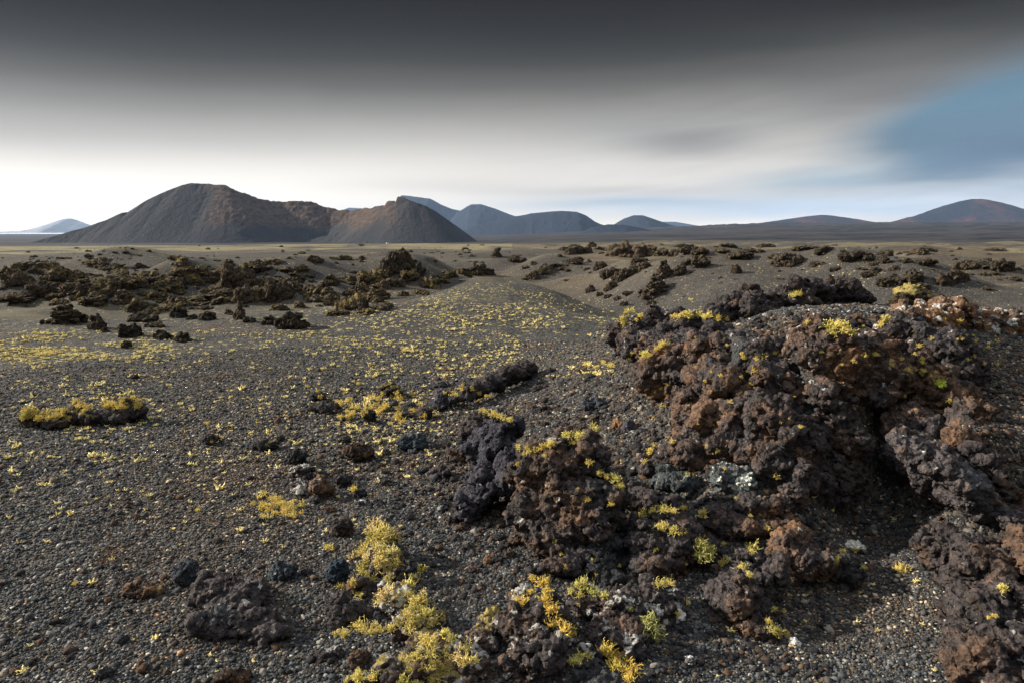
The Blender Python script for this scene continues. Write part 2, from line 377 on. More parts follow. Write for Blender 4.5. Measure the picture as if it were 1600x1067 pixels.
# ------------------------------------------------------------------ hills
def hill_material(name, ash, rock, scale, amt, streak=(1, 1, 1)):
    m, t = new_mat(name)
    a = t.node('ShaderNodeAttribute', attribute_name='rocky').outputs['Fac']
    n = t.noise(t.scl(t.pos, streak), scale, 7, 0.62, 0.3); n2 = t.noise(t.pos, scale * 9, 5, 0.7)
    c = t.mix(t.ss(n, 0.3, 0.7), ash, tuple(q * 1.5 for q in ash))
    rk = t.mix(t.ss(n2, 0.35, 0.65), tuple(q * 0.55 for q in rock), tuple(q * 1.35 for q in rock))
    c = t.mix(t.m('MULTIPLY', t.ss(t.m('ADD', a, t.m('MULTIPLY', t.m('SUBTRACT', n, 0.5), 2.2)), 0.30, 0.85), amt), c, rk)
    t.put(t.b.inputs['Base Color'], c)
    t.put(t.b.inputs['Normal'], bump(t, n2, 0.6, 0.10 / scale, bump(t, n, 0.35, 0.3 / scale)))
    return m
def ridge_field(pts, xs, ys, slope, base):
    """height field whose crest runs through pts (x, y, z), falling off at the angle of repose"""
    X_, Y_ = np.meshgrid(xs, ys, indexing='ij'); z = np.full(X_.shape, base - 40.0)
    p = np.array(pts)
    for a, b in zip(p[:-1], p[1:]):
        n = max(2, int(np.linalg.norm(b[:2] - a[:2]) / 12))
        d = b[:2] - a[:2]; L = d @ d + 1e-9
        t = np.clip(((X_ - a[0]) * d[0] + (Y_ - a[1]) * d[1]) / L, 0, 1)
        dist = np.hypot(X_ - a[0] - t * d[0], Y_ - a[1] - t * d[1])
        z = np.maximum(z, a[2] + t * (b[2] - a[2]) - slope * dist)
    return X_, Y_, z
def build_volcano():
    rim = [(40,381,1150),(130,357,1190),(165,345,1205),(190,333,1220),(200,332,1228),(225,316,1245),(250,303,1262),(285,289,1285),(300,286.5,1292),(332,288,1296),(352,290,1292),(358,292,1290),(362,297,1290),(385,304,1300),(405,311,1312),(440,316,1330),
           (480,315,1342),(498,320,1345),(520,326,1345),(548,329,1335),(575,326,1300),(596,323,1262),(608,320,1240),(622,317,1228),(640,315,1215),(662,321,1212),(680,331,1208),(700,348,1202),(722,366,1196),(742,381,1190)]
    arm = [(640,335,1190),(632,350,1165),(615,366,1140),(604,380,1122)]
    arm2 = [(470,378,1240),(520,366,1235),(570,352,1232),(606,340,1230)]
    xs = np.linspace(-1000, 60, 760); ys = np.linspace(960, 1560, 300)
    X_, Y_, z = ridge_field([at_y(*q) for q in rim], xs, ys, 0.70, -12)
    for e, sl in ((arm, 0.66), (arm2, 0.6)):
        _, _, z2 = ridge_field([at_y(*q) for q in e], xs, ys, sl, -12); z = np.maximum(z, z2)
    crag = [(600,322,1246),(605,314,1240),(617,314,1232),(618,317,1231),(621.5,306.5,1228),(627,307.5,1224),(640,312.5,1215),(655,319,1208)]
    _, _, z2 = ridge_field([at_y(*q) for q in crag], xs, ys, 2.6, -12); z = np.maximum(z, z2)
    x, y, zz = X_.ravel(), Y_.ravel(), z.ravel()
    up = np.clip((zz + 12) / 100, 0, 1)
    ang = np.arctan2(x - at_y(320, 300, 1290)[0], 1400 - y)
    gul = fbm(np.stack([ang * 9, up * 0.8, up * 0], -1), 4, 4, ridged=True)
    u = x / y * F + 800
    rocky = sst(255, 430, u) * (1 - .45 * sst(560, 600, u)) * (1 - sst(600, 700, u) * (1 - .7 * sst(.55, .8, up))) * (0.30 + 0.70 * sst(.10, .40, up)) + .25 * sst(.8, 1, up)
    rough = fbm(np.stack([x / 26, y / 26, zz / 26], -1), 5, 8, 0.6)
    crest = fbm(np.stack([x / 9, y / 9, zz / 9], -1), 3, 12, 0.6)
    zz = zz + 1.2 * gul * sst(0, .2, up) * (1 - sst(.8, 1, up)) + (3.6 * rough + 2.6 * crest) * rocky
    zz = np.maximum(zz, -40)
    me = mesh('volcano', np.stack([x, y, zz], -1), gridf(760, 300)); attr(me, 'rocky', rocky)
    ob('volcano', me, hill_material('ash_and_scoria_slope', (0.024, 0.025, 0.029), (0.078, 0.054, 0.042), 0.012, 0.9, (1, .5, .35)), kind='structure')
build_volcano()
def build_hill(name, sil, D, slope, rocky=0.2, seed=1, mat=None, rough=1.0, base_row=376):
    p = np.array(sil, float)
    W0 = [at_y(a, b, D) for a, b in sil]; base = min(q[2] for q in W0) - 5
    xs = np.linspace(W0[0][0], W0[-1][0], 260); zr = np.interp(xs, [q[0] for q in W0], [q[2] for q in W0])
    L = np.maximum(zr - base, 1) / slope; s = np.linspace(-1, 1, 61)
    XX, SS = np.meshgrid(xs, s, indexing='ij')
    prof = 1 - np.abs(SS) ** 1.25
    Z0 = base + (zr - base)[:, None] * prof; Y0 = D + SS * L[:, None] * 1.4
    x, y, z = XX.ravel(), Y0.ravel(), Z0.ravel(); k = (zr.max() - base)
    n = fbm(np.stack([x / k * 2.2, y / k * 0.9, z / k], -1), 5, seed, 0.55, True); n3 = fbm(np.stack([x / k * 8, y / k * 3, z / k * 4], -1), 3, seed + 3)
    z = z + rough * k * (0.035 * n + 0.012 * n3) * (1 - 0.6 * (np.abs(SS.ravel()) < 0.04))
    me = mesh(name, np.stack([x, y, z], -1), gridf(260, 61)); attr(me, 'rocky', np.full(len(x), rocky))
    return ob(name, me, mat, kind='structure')
hm = hill_material('distant_ash_slope', (0.012, 0.019, 0.034), (0.048, 0.036, 0.038), 0.004, 0.75)  # blue of the ash colour partly stands in for distance haze
hr = hill_material('distant_reddish_slope', (0.012, 0.018, 0.032), (0.085, 0.034, 0.034), 0.0035, 0.95)  # haze blue put into this ash colour as well
hp = hill_material('far_pale_slope', (0.24, 0.24, 0.25), (0.26, 0.24, 0.23), 0.004, 0.5)  # paleness of distance haze painted into the far left hill's base colour
build_hill('hill', [(540,364),(590,345),(628,306),(645,308),(672,311),(690,321),(705,327),(720,330),(738,340),(780,352),(850,362)], 7000, .5, .3, 3, hm, 1.2)
build_hill('hill', [(690,362),(715,332),(736,320),(752,320),(775,327),(800,337),(850,352),(900,366)], 6200, .5, .3, 5, hm, 1.0)
build_hill('hill', [(700,370),(745,352),(790,342),(830,334),(875,330),(900,331),(915,337),(930,347),(945,354),(985,366)], 3900, .45, .2, 7, hm, .8)
build_hill('hill', [(930,360),(958,352),(975,342),(990,337),(1005,337),(1020,342),(1045,351),(1075,358),(1110,366)], 4600, .5, .25, 9, hm, .6)
build_hill('hill', [(865,376),(900,366),(925,356),(950,351),(975,352),(1000,356),(1030,364),(1060,372)], 2400, .5, .1, 11, hm, .5)
build_hill('hill', [(1020,356),(1120,354),(1180,350),(1230,343),(1265,338),(1285,336),(1305,338),(1340,343),(1375,349),(1430,356),(1500,364)], 5200, .35, .5, 13, hr, .8)
build_hill('hill', [(1330,358),(1385,349),(1430,338),(1465,326),(1500,315),(1520,311),(1540,312),(1570,320),(1600,329),(1660,344),(1740,360)], 4700, .4, .5, 15, hr, .8)
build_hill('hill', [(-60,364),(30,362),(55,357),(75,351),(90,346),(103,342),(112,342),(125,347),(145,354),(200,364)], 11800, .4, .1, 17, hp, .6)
build_hill('hill', [(520,335),(545,325),(565,326),(590,336)], 11900, .3, .1, 19, hm, .4)
build_hill('hill', [(1000,356),(1035,347),(1055,347),(1090,353),(1130,360)], 11900, .3, .1, 21, hm, .4)

# ------------------------------------------------------------------ haze: one closed box of even air
def build_haze():
    x0, x1, y0, y1, z0, z1 = -12800, 12800, -12800, 12800, -70, 415
    v = [(x, y, z) for x in (x0, x1) for y in (y0, y1) for z in (z0, z1)]
    f = [(0, 1, 3, 2), (4, 6, 7, 5), (0, 4, 5, 1), (2, 3, 7, 6), (0, 2, 6, 4), (1, 5, 7, 3)]
    me = mesh('haze', v, f, False)
    m = bpy.data.materials.new('air'); m.use_nodes = True; t = NT(m.node_tree)
    o = t.node('ShaderNodeOutputMaterial'); pv = t.node('ShaderNodeVolumePrincipled')
    pv.inputs['Color'].default_value = (0.38, 0.56, 0.86, 1); pv.inputs['Density'].default_value = 4.7e-5; pv.inputs['Anisotropy'].default_value = 0.12
    t.l.new(pv.outputs[0], o.inputs['Volume'])
    ob('haze', me, m, kind='stuff', label='thin bluish haze over the far hills', category='haze')
build_haze()

# ------------------------------------------------------------------ lava rocks
def rock_material(name, dark, brown, warm, lump=1.0):
    m, t = new_mat(name)
    pr = lambda n: t.node('ShaderNodeAttribute', attribute_type='OBJECT', attribute_name=n).outputs['Fac']
    n1_ = t.noise(t.pos, 4.5, 5, 0.6, 0.4); n2_ = t.noise(t.pos, 19, 5, 0.65); n3_ = t.noise(t.pos, 95, 3, 0.7)
    big = t.noise(t.pos, 1.7, 3, 0.5)
    c = t.mix(t.ss(n2_, 0.3, 0.68), tuple(q * 0.55 for q in dark), tuple(q * 1.7 for q in dark))
    w_ = t.m('ADD', t.m('MULTIPLY', t.m('SUBTRACT', n1_, 0.5), 2.4), t.m('ADD', t.m('MULTIPLY', t.m('SUBTRACT', n2_, 0.5), 1.2), pr('warmth')))
    c = t.mix(t.ss(w_, 0.12, 0.74), c, t.mix(t.ss(n2_, 0.35, 0.65), tuple(q * 0.6 for q in brown), tuple(q * 1.35 for q in brown)))
    c = t.mix(t.m('MULTIPLY', t.ss(t.m('ADD', w_, t.m('MULTIPLY', big, 0.5)), 0.85, 1.25), 0.8), c, warm)
    c = t.mix(t.ss(t.noise(t.scl(t.pos, (1.3, 1.1, 1.2)), 3.1, 4, 0.6), 0.56, 0.72, 0, 0.55), c, (0.062, 0.072, 0.080))
    gn = t.node('ShaderNodeSeparateXYZ'); t.l.new(t.node('ShaderNodeNewGeometry').outputs['Normal'], gn.inputs[0])
    up = gn.outputs[2]
    c = t.mix(t.m('MULTIPLY', t.m('GREATER_THAN', n3_, 0.64), 0.35), c, (0.30, 0.26, 0.21))
    # crusty white and ochre lichen in irregular patches
    cr = t.m('ADD', t.m('ADD', t.noise(t.pos, 13, 5, 0.62, 0.5), 0.012), t.m('ADD', t.m('MULTIPLY', pr('crust'), 0.30), t.m('MULTIPLY', up, 0.05)))
    c = t.mix(t.m('MULTIPLY', t.ss(cr, 0.70, 0.735), t.ss(n3_, 0.25, 0.5, 0.5, 1.0)), c, (0.40, 0.39, 0.36))
    mo = t.m('ADD', t.noise(t.pos, 2.6, 6, 0.72), t.m('ADD', t.m('MULTIPLY', pr('moss'), 0.28), t.m('MULTIPLY', up, 0.16)))
    c = t.mix(t.m('MULTIPLY', t.ss(mo, 0.70, 0.80), t.m('GREATER_THAN', pr('moss'), 0.01)), c, t.mix(n2_, (0.17, 0.125, 0.045), (0.42, 0.34, 0.115)))
    if lump > 2:      # drifted ash lies on the flatter tops of the field rocks
        an = t.m('ADD', up, t.m('MULTIPLY', t.m('SUBTRACT', t.noise(t.pos, 1.1, 4, 0.65), 0.5), 1.0))
        c = t.mix(t.m('MULTIPLY', t.ss(an, 0.62, 0.86), 0.85), c, (0.085, 0.076, 0.060))
    tint = t.node('ShaderNodeObjectInfo').outputs['Color']
    t.put(t.b.inputs['Base Color'], t.mix(1.0, c, tint, 'MULTIPLY'))
    h = t.m('ADD', t.m('MULTIPLY', n2_, 0.8), t.m('MULTIPLY', n3_, 0.25))
    n = bump(t, h, 0.9, 0.035 * lump)
    n = bump(t, t.vor(t.pos, 55 / lump), 0.9, 0.012 * lump, n)
    t.put(t.b.inputs['Normal'], n)
    return m
MR = rock_material('clinker_lava', (0.046, 0.040, 0.041), (0.112, 0.070, 0.047), (0.20, 0.112, 0.058))
MD = rock_material('dark_basalt', (0.036, 0.038, 0.042), (0.066, 0.050, 0.040), (0.14, 0.08, 0.045))
MF = rock_material('weathered_field_lava', (0.078, 0.067, 0.055), (0.18, 0.125, 0.075), (0.27, 0.18, 0.09), 5.0)

_ICO = {}
def ico(n):
    if n not in _ICO:
        import bmesh
        b = bmesh.new(); bmesh.ops.create_icosphere(b, subdivisions=n, radius=1.0)
        _ICO[n] = (np.array([q.co[:] for q in b.verts]), np.array([[q.index for q in fc.verts] for fc in b.faces])); b.free()
    return _ICO[n]
def rotm(rx, ry, rz):
    cx, sx, cy, sy, cz, sz = math.cos(rx), math.sin(rx), math.cos(ry), math.sin(ry), math.cos(rz), math.sin(rz)
    return np.array([[cz, -sz, 0], [sz, cz, 0], [0, 0, 1]]) @ np.array([[cy, 0, sy], [0, 1, 0], [-sy, 0, cy]]) @ np.array([[1, 0, 0], [0, cx, -sx], [0, sx, cx]])
def lava_mesh(name, ell, voxel, seed, rough=1.0, lump=0.08, knobs=5, fine=1.0, jag=.32):
    """union of ellipsoids (centre, radii, rotation) remeshed into one skin and broken up into clinkery lava"""
    rng = np.random.default_rng(seed)
    V_, F_ = [], []; off = 0; sv_, sf_ = ico(4)
    allb = []
    for c, r, ro in ell:
        allb.append((np.array(c, float), np.array(r, float), ro))
        for _ in range(knobs):
            u = rng.normal(size=3); u /= np.linalg.norm(u); u[2] = abs(u[2]) * 0.8 + u[2] * 0.2
            k = rng.uniform(0.25, 0.5)
            allb.append((np.array(c) + (rotm(*ro) @ (u * np.array(r))) * rng.uniform(0.72, 0.95), np.array(r).mean() * k * rng.uniform(0.6, 1.3, 3), tuple(rng.uniform(0, 3, 3))))
    cc = [b_[0] for b_ in allb[::knobs + 1]]; joined = [0]; left = list(range(1, len(cc)))
    while left:
        i, j = min(((i, j) for i in joined for j in left), key=lambda q: np.linalg.norm(cc[q[0]] - cc[q[1]]))
        ra, rb = allb[i * (knobs + 1)][1], allb[j * (knobs + 1)][1]
        for t_ in (.35, .65): allb.append((cc[i] * (1 - t_) + cc[j] * t_, (ra * (1 - t_) + rb * t_).min() * np.ones(3) * .8, (0, 0, 0)))
        joined.append(j); left.remove(j)
    for c, r, ro in allb:
        pn = rng.normal(size=(13, 3)); pn /= np.linalg.norm(pn, axis=1)[:, None]; pd = rng.uniform(.62, 1.0, 13)
        dt = sv_ @ pn.T; rad = np.min(np.where(dt > .05, pd / np.maximum(dt, .05), 9.0), axis=1)
        p = sv_ * (np.minimum(rad, 1.12) * (1 + 0.10 * fbm(sv_ * 1.1 + rng.uniform(-50, 50), 2, seed)))[:, None] * r
        V_.append(p @ rotm(*ro).T + c); F_.append(sf_ + off); off += len(sv_)
    me0 = mesh('tmp', np.vstack(V_), np.vstack(F_)); o = bpy.data.objects.new('tmp', me0); C.objects.link(o)
    md = o.modifiers.new('r', 'REMESH'); md.mode = 'VOXEL'; md.voxel_size = voxel
    dg = bpy.context.evaluated_depsgraph_get(); e = o.evaluated_get(dg); me = e.to_mesh()
    n = len(me.vertices); co = np.empty(n * 3, np.float32); me.vertices.foreach_get('co', co); co = co.reshape(-1, 3).astype(float)
    q = len(me.polygons); li = np.empty(len(me.loops), np.int32); me.loops.foreach_get('vertex_index', li); quads = li.reshape(q, 4)
    e.to_mesh_clear(); bpy.data.objects.remove(o); bpy.data.meshes.remove(me0)
    def normals(co):
        fn = np.cross(co[quads[:, 2]] - co[quads[:, 0]], co[quads[:, 3]] - co[quads[:, 1]])
        nn = np.zeros_like(co)
        for i in range(4):
            for a in range(3): nn[:, a] += np.bincount(quads[:, i], fn[:, a], n)
        return nn / (np.linalg.norm(nn, axis=1, keepdims=True) + 1e-12)
    size = float(np.median([max(b[1]) for b in ell]))
    sd_ = seed * 3.7
    nn = normals(co)
    warp = np.stack([fbm(co / (size * 0.5) + sd_ + 9 * i, 2, seed + i) for i in range(3)], -1)
    co = co + nn * (rough * size * 0.10 * fbm(co / (size * 0.75) + sd_, 3, seed, 0.5))[:, None] + warp * size * 0.08 * rough
    nn = normals(co)
    jr = fbm(co / (size * .62) + sd_ + 5, 3, seed + 80, .55, True)
    co = co + nn * (jag * size * .26 * (jr - .1))[:, None]
    nn = normals(co)
    f1, f2 = worley(co / lump + 0.35 * warp + sd_, seed)
    strat = fbm(co * np.array([0.4, 0.4, 1.6]) / (lump * 1.6) + sd_, 3, seed + 40, 0.55, True)
    wp = .45 * warp + .25 * np.stack([fbm(co / lump + 3 * i_ + sd_, 2, seed + 90 + i_) for i_ in range(3)], -1)
    co = co + nn * (rough * (size * .15 * facet(co / (size * .62) + wp * .6 + sd_ + 77, seed + 21) + lump * (.34 * facet(co / (lump * 1.15) + wp + sd_, seed + 3) + .30 * strat + .18 * (.5 - f1))))[:, None]
    nn = normals(co)
    hi = fbm(co / (lump * 0.35) + sd_, 4, seed + 60, 0.62, True)
    pit = worley(co / (lump * 0.55) + sd_ + 31, seed + 11)[0]
    co = co + nn * (fine * lump * (0.15 * facet(co / (lump * .42) + wp, seed + 71) + 0.16 * hi - 0.20 * sst(0.32, 0.12, pit)))[:, None]
    # keep the one connected skin
    lab = np.arange(n); e0 = quads.ravel(); e1 = np.roll(quads, -1, 1).ravel()
    for _ in range(400):
        mn = np.minimum(lab[e0], lab[e1]); l2 = lab.copy(); np.minimum.at(l2, e0, mn); np.minimum.at(l2, e1, mn); l2 = l2[l2]
        if (l2 == lab).all(): break
        lab = l2
    main = np.bincount(lab).argmax(); keep = lab == main
    if not keep.all():
        ix = np.cumsum(keep) - 1; quads = ix[quads[keep[quads[:, 0]]]]; co = co[keep]
    return co, quads
def rock(label, blobs, seed, mat=MR, tint=1.0, warmth=0.0, crust=0.0, moss=0.0, rough=1.0, lump=0.08, knobs=4, vox=2.4, fine=1.0, name='lava_rock', category='rock', group=None, depth=0.0, front=1.0, jag=.32):
    """blobs: (px, py, rx, ry, depth, roll[, rd]) - depth is metres ahead, or None for 'where the ground is' plus an offset in rd units"""
    ell = []; ds = []
    for b in blobs:
        px, py, rx, ry, d, roll = b[:6]; rd = b[6] if len(b) > 6 else 0.85
        if d is None or (isinstance(d, tuple)):
            h = hit(px, py); off = 0 if d is None else d[0]; d = h[1] + off
        hh = hit(px, py)
        if hh is not None and hh[1] < 9: d = min(d, hh[1] - (0.10 + 0.1 * front) * (rx + ry) * d / F * 0.5)
        c = at_y(px, py, d + depth); r = np.array([rx * d / F, rd * 0.5 * (rx + ry) * d / F, ry * d / F]); ell.append((c, r, (0, roll, 0))); ds.append(d)
    dm = float(np.mean(ds))
    org = np.array([np.mean([e[0][0] for e in ell]), np.mean([e[0][1] for e in ell]), 0.0])
    org[2] = float(H(org[0], org[1]))
    ell = [(c - org, r, ro) for c, r, ro in ell]
    co, q = lava_mesh(name, ell, vox * dm / F, seed, rough, lump, knobs, fine, jag)
    o = ob(name, mesh(name, co, q), mat, loc=org, label=label, category=category, crust=crust, moss=moss, warmth=warmth)
    if group: o['group'] = group
    t_ = (tint, tint, tint) if isinstance(tint, (int, float)) else tint
    o.color = (*t_, 1); ROCKS.append(o)
    return o
ROCKS = []
def stone(label, px, py, w_, h_, seed, **kw):
    """single loose stone sitting on the ground: px,py is the middle of its foot"""
    g = hit(px, py); d = g[1] + w_ * 0.3 * g[1] / F
    rng = np.random.default_rng(seed)
    bl = [(px, py - h_ * 0.42, w_ * 0.42, h_ * 0.5, d, rng.uniform(-.3, .3), 0.9)]
    for _ in range(3): bl.append((px + rng.uniform(-.28, .28) * w_, py - h_ * rng.uniform(0.2, 0.6), w_ * rng.uniform(.18, .3), h_ * rng.uniform(.22, .4), d + rng.uniform(-.2, .2) * w_ * d / F, rng.uniform(-.6, .6), 1.0))
    kw.setdefault('lump', max(0.02, w_ * d / F * 0.28)); kw.setdefault('knobs', 1); kw.setdefault('vox', max(1.6, w_ / 34)); kw.setdefault('name', 'stone'); kw.setdefault('category', 'stone')
    return rock(label, bl, seed, **kw)

def build_outcrop():
    # --- the big outcrop on the right, from its left spur to the far right block
    rock('jagged dark clinker spur with yellow lichen at the left end of the big outcrop', [(985,520,28,30,5.6,0.2),(1018,512,26,30,5.7,-0.3),(1000,548,34,22,5.4,0),(1045,508,26,20,5.7,0),(960,520,14,20,5.6,0),(1075,512,40,18,5.6,0),(1045,535,40,22,5.4,0)], 11, tint=0.95, moss=.0, crust=.15, warmth=.1)
    rock('dark twin-knobbed lava lump between the left spur and the summit', [(1150,487,30,26,5.7,-.3),(1185,480,34,22,5.6,.2),(1175,470,24,22,5.8,0),(1205,497,34,18,5.4,0),(1120,498,26,18,5.6,0),(1135,515,36,14,5.3,0)], 12, tint=.9, warmth=.05, crust=.05)
    rock('dark rugged summit block of the big outcrop with one yellow tuft', [(1240,470,34,26,5.7,.3),(1285,462,44,24,5.9,-.1),(1325,466,30,20,5.9,.2),(1265,450,26,14,5.95,0),(1310,447,26,12,6.0,0),(1262,490,28,16,5.3,0)], 13, tint=.9, warmth=.1, crust=.1)
    rock('bulging reddish-brown lava mass on the left flank of the big outcrop', [(1060,590,60,42,4.75,.2),(1120,620,62,60,4.3,.5),(1085,660,44,46,4.15,.3),(1050,555,50,24,5.1,.2),(1135,680,46,40,3.95,.3),(1120,560,60,34,4.75,.1)], 14, warmth=.42, rough=1.0, tint=1.1)
    rock('broad ridged lava slab under the crest of the big outcrop', [(1210,620,60,46,4.05,.5),(1190,575,50,30,4.4,.2),(1230,680,60,48,3.75,.5),(1165,655,36,42,3.95,.6),(1270,730,48,44,3.6,.3),(1215,725,44,30,3.65,.2)], 15, warmth=.22, tint=.95)
    rock('orange-brown overhanging lava brow above the dark cleft', [(1290,560,52,44,4.1,.2),(1345,590,66,52,3.95,.25),(1400,570,50,44,4.05,0),(1290,620,52,38,3.85,.6),(1360,548,56,24,4.2,0),(1420,620,36,34,3.85,0)], 16, warmth=.40, crust=.22, tint=1.0)
    rock('dark rubble shelf sprinkled with pale grit behind the reddish mass', [(1090,545,46,20,4.95,.1),(1150,545,44,22,4.7,.2),(1200,548,40,18,4.5,.1),(1120,525,50,14,5.2,0)], 25, tint=1.0, warmth=.0, crust=.12, lump=.06)
    rock('folded dark lava apron hanging left of the cleft', [(1300,690,44,54,3.6,.3),(1325,740,34,36,3.55,.1),(1285,755,40,30,3.5,0),(1270,665,34,34,3.7,.4)], 17, warmth=.12, tint=.85)
    rock('smooth grey-blue lava ramp sloping down right of the cleft', [(1425,695,60,56,3.6,.6,.8),(1470,735,110,46,3.45,.62,.5),(1520,775,100,36,3.3,.6,.5),(1420,725,50,32,3.5,.6),(1575,808,60,22,3.15,.5)], 18, warmth=.25, rough=.55, lump=.09, fine=.9, knobs=1, jag=.15, tint=(1.2,1.22,1.25))
    rock('rusty knobbly lava block capping the grey ramp', [(1480,620,46,42,3.75,.3),(1505,660,34,36,3.6,.2),(1450,600,40,36,3.9,0),(1500,690,26,20,3.5,0)], 19, warmth=.5)
    rock('long rusty lava rib running down the right edge of the ramp', [(1540,730,22,34,3.45,-.6),(1565,765,20,30,3.35,-.6),(1590,800,18,26,3.25,-.6)], 20, warmth=.35, tint=.85)
    rock('dark crumbly lava mass on the right shoulder of the outcrop', [(1440,545,50,36,4.35,.1),(1490,560,40,34,4.3,.2),(1400,520,40,26,4.7,0),(1510,585,28,24,4.2,0)], 21, warmth=.0, tint=.85)
    rock('orange-faced lava boulder with a pale crusted top, right of the summit', [(1430,508,44,32,5.9,.1),(1480,500,50,32,6.0,0),(1525,508,44,32,6.1,.3),(1560,515,26,30,6.1,.2),(1400,522,24,18,5.7,0)], 22, warmth=.85, crust=.35, tint=1.25)
    rock('dark lava boulder at the far right edge behind the orange-faced boulder', [(1592,520,26,26,6.5,0),(1615,510,30,34,6.6,0)], 23, warmth=.1, moss=.2)
    rock('low dark lichen-dotted boulder beyond the summit block', [(1400,478,22,14,8.2,0),(1425,470,26,20,8.3,0),(1445,478,16,14,8.3,0),(1375,485,22,10,8.0,0)], 24, warmth=.3, moss=.55)
    # --- rubble below the left flank
    rock('pale grey-green stone crusted with white lichen below the reddish mass', [(1140,748,26,24,3.35,.2),(1165,750,22,20,3.38,0)], 31, mat=MD, crust=.40, tint=(1.9,2.05,1.95), knobs=2, lump=.045, name='stone', category='stone', warmth=-.4, vox=1.7)
    rock('dull green-grey boulder left of the pale crusted stone', [(1045,755,26,22,3.5,.2),(1070,762,20,18,3.5,0)], 32, mat=MD, tint=(1.1,1.22,1.15), knobs=2, lump=.06, warmth=-.3)
    rock('round brown stone just under the pale crusted stone', [(1178,790,28,19,3.2,.1),(1200,797,18,14,3.2,0)], 33, warmth=.25, knobs=2, lump=.05, name='stone', category='stone')
    rock('tall flat-backed brown stone right of the pale crusted stone', [(1240,765,18,42,3.35,.35),(1222,795,14,20,3.25,.2)], 34, warmth=.3, knobs=2, lump=.05, name='stone', category='stone', tint=1.1)
    rock('long brown lava rubble bank above the pale crusted stone', [(1090,715,50,22,3.7,.1),(1150,700,44,24,3.75,.1),(1200,720,36,24,3.6,.2),(1030,725,36,18,3.75,0)], 35, warmth=.3, lump=.06)
    rock('reddish lava knob at the foot of the folded apron', [(1245,712,28,22,3.4,.1)], 36, warmth=.8, knobs=3, lump=.05)
    rock('flat brown rubble slab below the round brown stone', [(1160,825,44,16,3.15,.1),(1115,815,26,18,3.2,0),(1215,830,26,14,3.1,0)], 37, warmth=.2, lump=.05)
    rock('dark ledge of lava rubble above the lichen-fringed boulder', [(1010,780,44,14,3.4,.1),(975,770,30,16,3.5,0),(1085,800,26,18,3.25,0)], 38, warmth=.2, lump=.05)
    # --- left pinnacles
    rock('rugged brown lava pinnacle wearing a row of yellow lichen on its crown', [(880,740,44,50,3.15,.1),(830,735,36,38,3.2,0),(920,715,30,44,3.2,-.1),(905,800,56,50,3.05,.1),(840,800,34,46,3.1,-.1),(945,790,30,54,3.1,0),(900,690,22,22,3.25,0),(870,850,40,26,2.95,0)], 41, warmth=.34, crust=.12, lump=.07)
    rock('tall purple-grey lava fin with a lichen cap left of the pinnacle', [(778,705,24,46,3.65,.15),(752,765,32,40,3.5,.35),(790,672,24,24,3.8,0),(750,700,24,26,3.8,.2),(735,795,24,20,3.4,0),(800,750,24,50,3.5,0)], 42, mat=MD, warmth=-.1, tint=(1.0,.93,1.08), rough=.9, fine=.8)
    rock('small brown lava ledge left of the purple-grey fin', [(735,672,24,12,4.05,-.2),(755,660,22,14,4.1,0)], 43, warmth=.35, lump=.05)
    rock('dark craggy boulder with a yellow lichen fringe below the pinnacle', [(1010,850,38,36,2.95,.1),(1050,845,44,40,2.95,.1),(1085,862,28,28,2.92,0),(1025,880,40,18,2.85,0)], 44, warmth=.12, lump=.06)
    rock('black crumbling lava footing between pinnacle and fringed boulder', [(950,870,40,34,2.95,0),(975,845,30,32,3.05,0),(935,900,34,16,2.8,0)], 45, mat=MD, warmth=-.1, tint=.7, lump=.06)
    rock('flat low brown rock at the foot of the pinnacle', [(905,868,24,16,2.9,0),(880,885,26,12,2.8,0)], 46, warmth=.3, lump=.04)
    # --- foreground
    rock('brown two-lobed boulder in the middle of the right-hand hollow', [(1232,862,34,30,2.85,.2),(1270,880,36,30,2.8,.2),(1245,845,28,18,2.9,0)], 51, warmth=.5, lump=.05, tint=1.1)
    rock('small dark stone leaning against the brown two-lobed boulder', [(1320,885,24,22,2.8,.1),(1335,900,14,14,2.75,0)], 52, mat=MD, warmth=0, tint=.75, lump=.05, knobs=2, name='stone', category='stone')
    rock('craggy brown boulder with tufts down its right side at the front', [(1150,950,38,46,2.55,.1),(1185,935,34,38,2.6,0),(1165,915,40,20,2.65,0),(1190,985,26,20,2.45,0),(1205,890,22,22,2.7,0),(1170,878,22,18,2.75,0)], 53, warmth=.3, crust=.05, lump=.055)
    rock('large eroded rusty-topped lava block in the lower right corner', [(1490,870,44,40,2.6,.1),(1540,900,60,60,2.5,.2),(1580,980,70,80,2.3,.1),(1520,960,44,50,2.4,0),(1600,900,60,60,2.5,0),(1560,1040,70,50,2.15,0),(1455,845,24,18,2.65,0)], 54, warmth=.22, crust=.05, lump=.06, tint=.92)
    rock('tall split lava block crowned with white crust and yellow lichen at the bottom', [(820,990,40,62,2.3,.25),(855,985,40,50,2.35,.1),(850,1040,60,50,2.2,0),(815,945,22,28,2.4,.2),(905,1040,36,40,2.25,0)], 55, warmth=.2, crust=.3, lump=.06, tint=.9)
    rock('long pitted lava crest with white crust blotches right of the split block', [(920,945,30,26,2.5,0),(960,960,40,30,2.45,-.1),(1005,950,40,34,2.5,0),(1040,935,26,26,2.6,0),(960,1000,60,30,2.3,0)], 56, warmth=.2, crust=.26, lump=.05)
    rock('low smooth dark rock under the big golden tuft at the bottom', [(925,1055,40,18,2.12,0),(965,1065,50,22,2.1,0)], 57, mat=MD, warmth=.15, lump=.05, rough=.6)
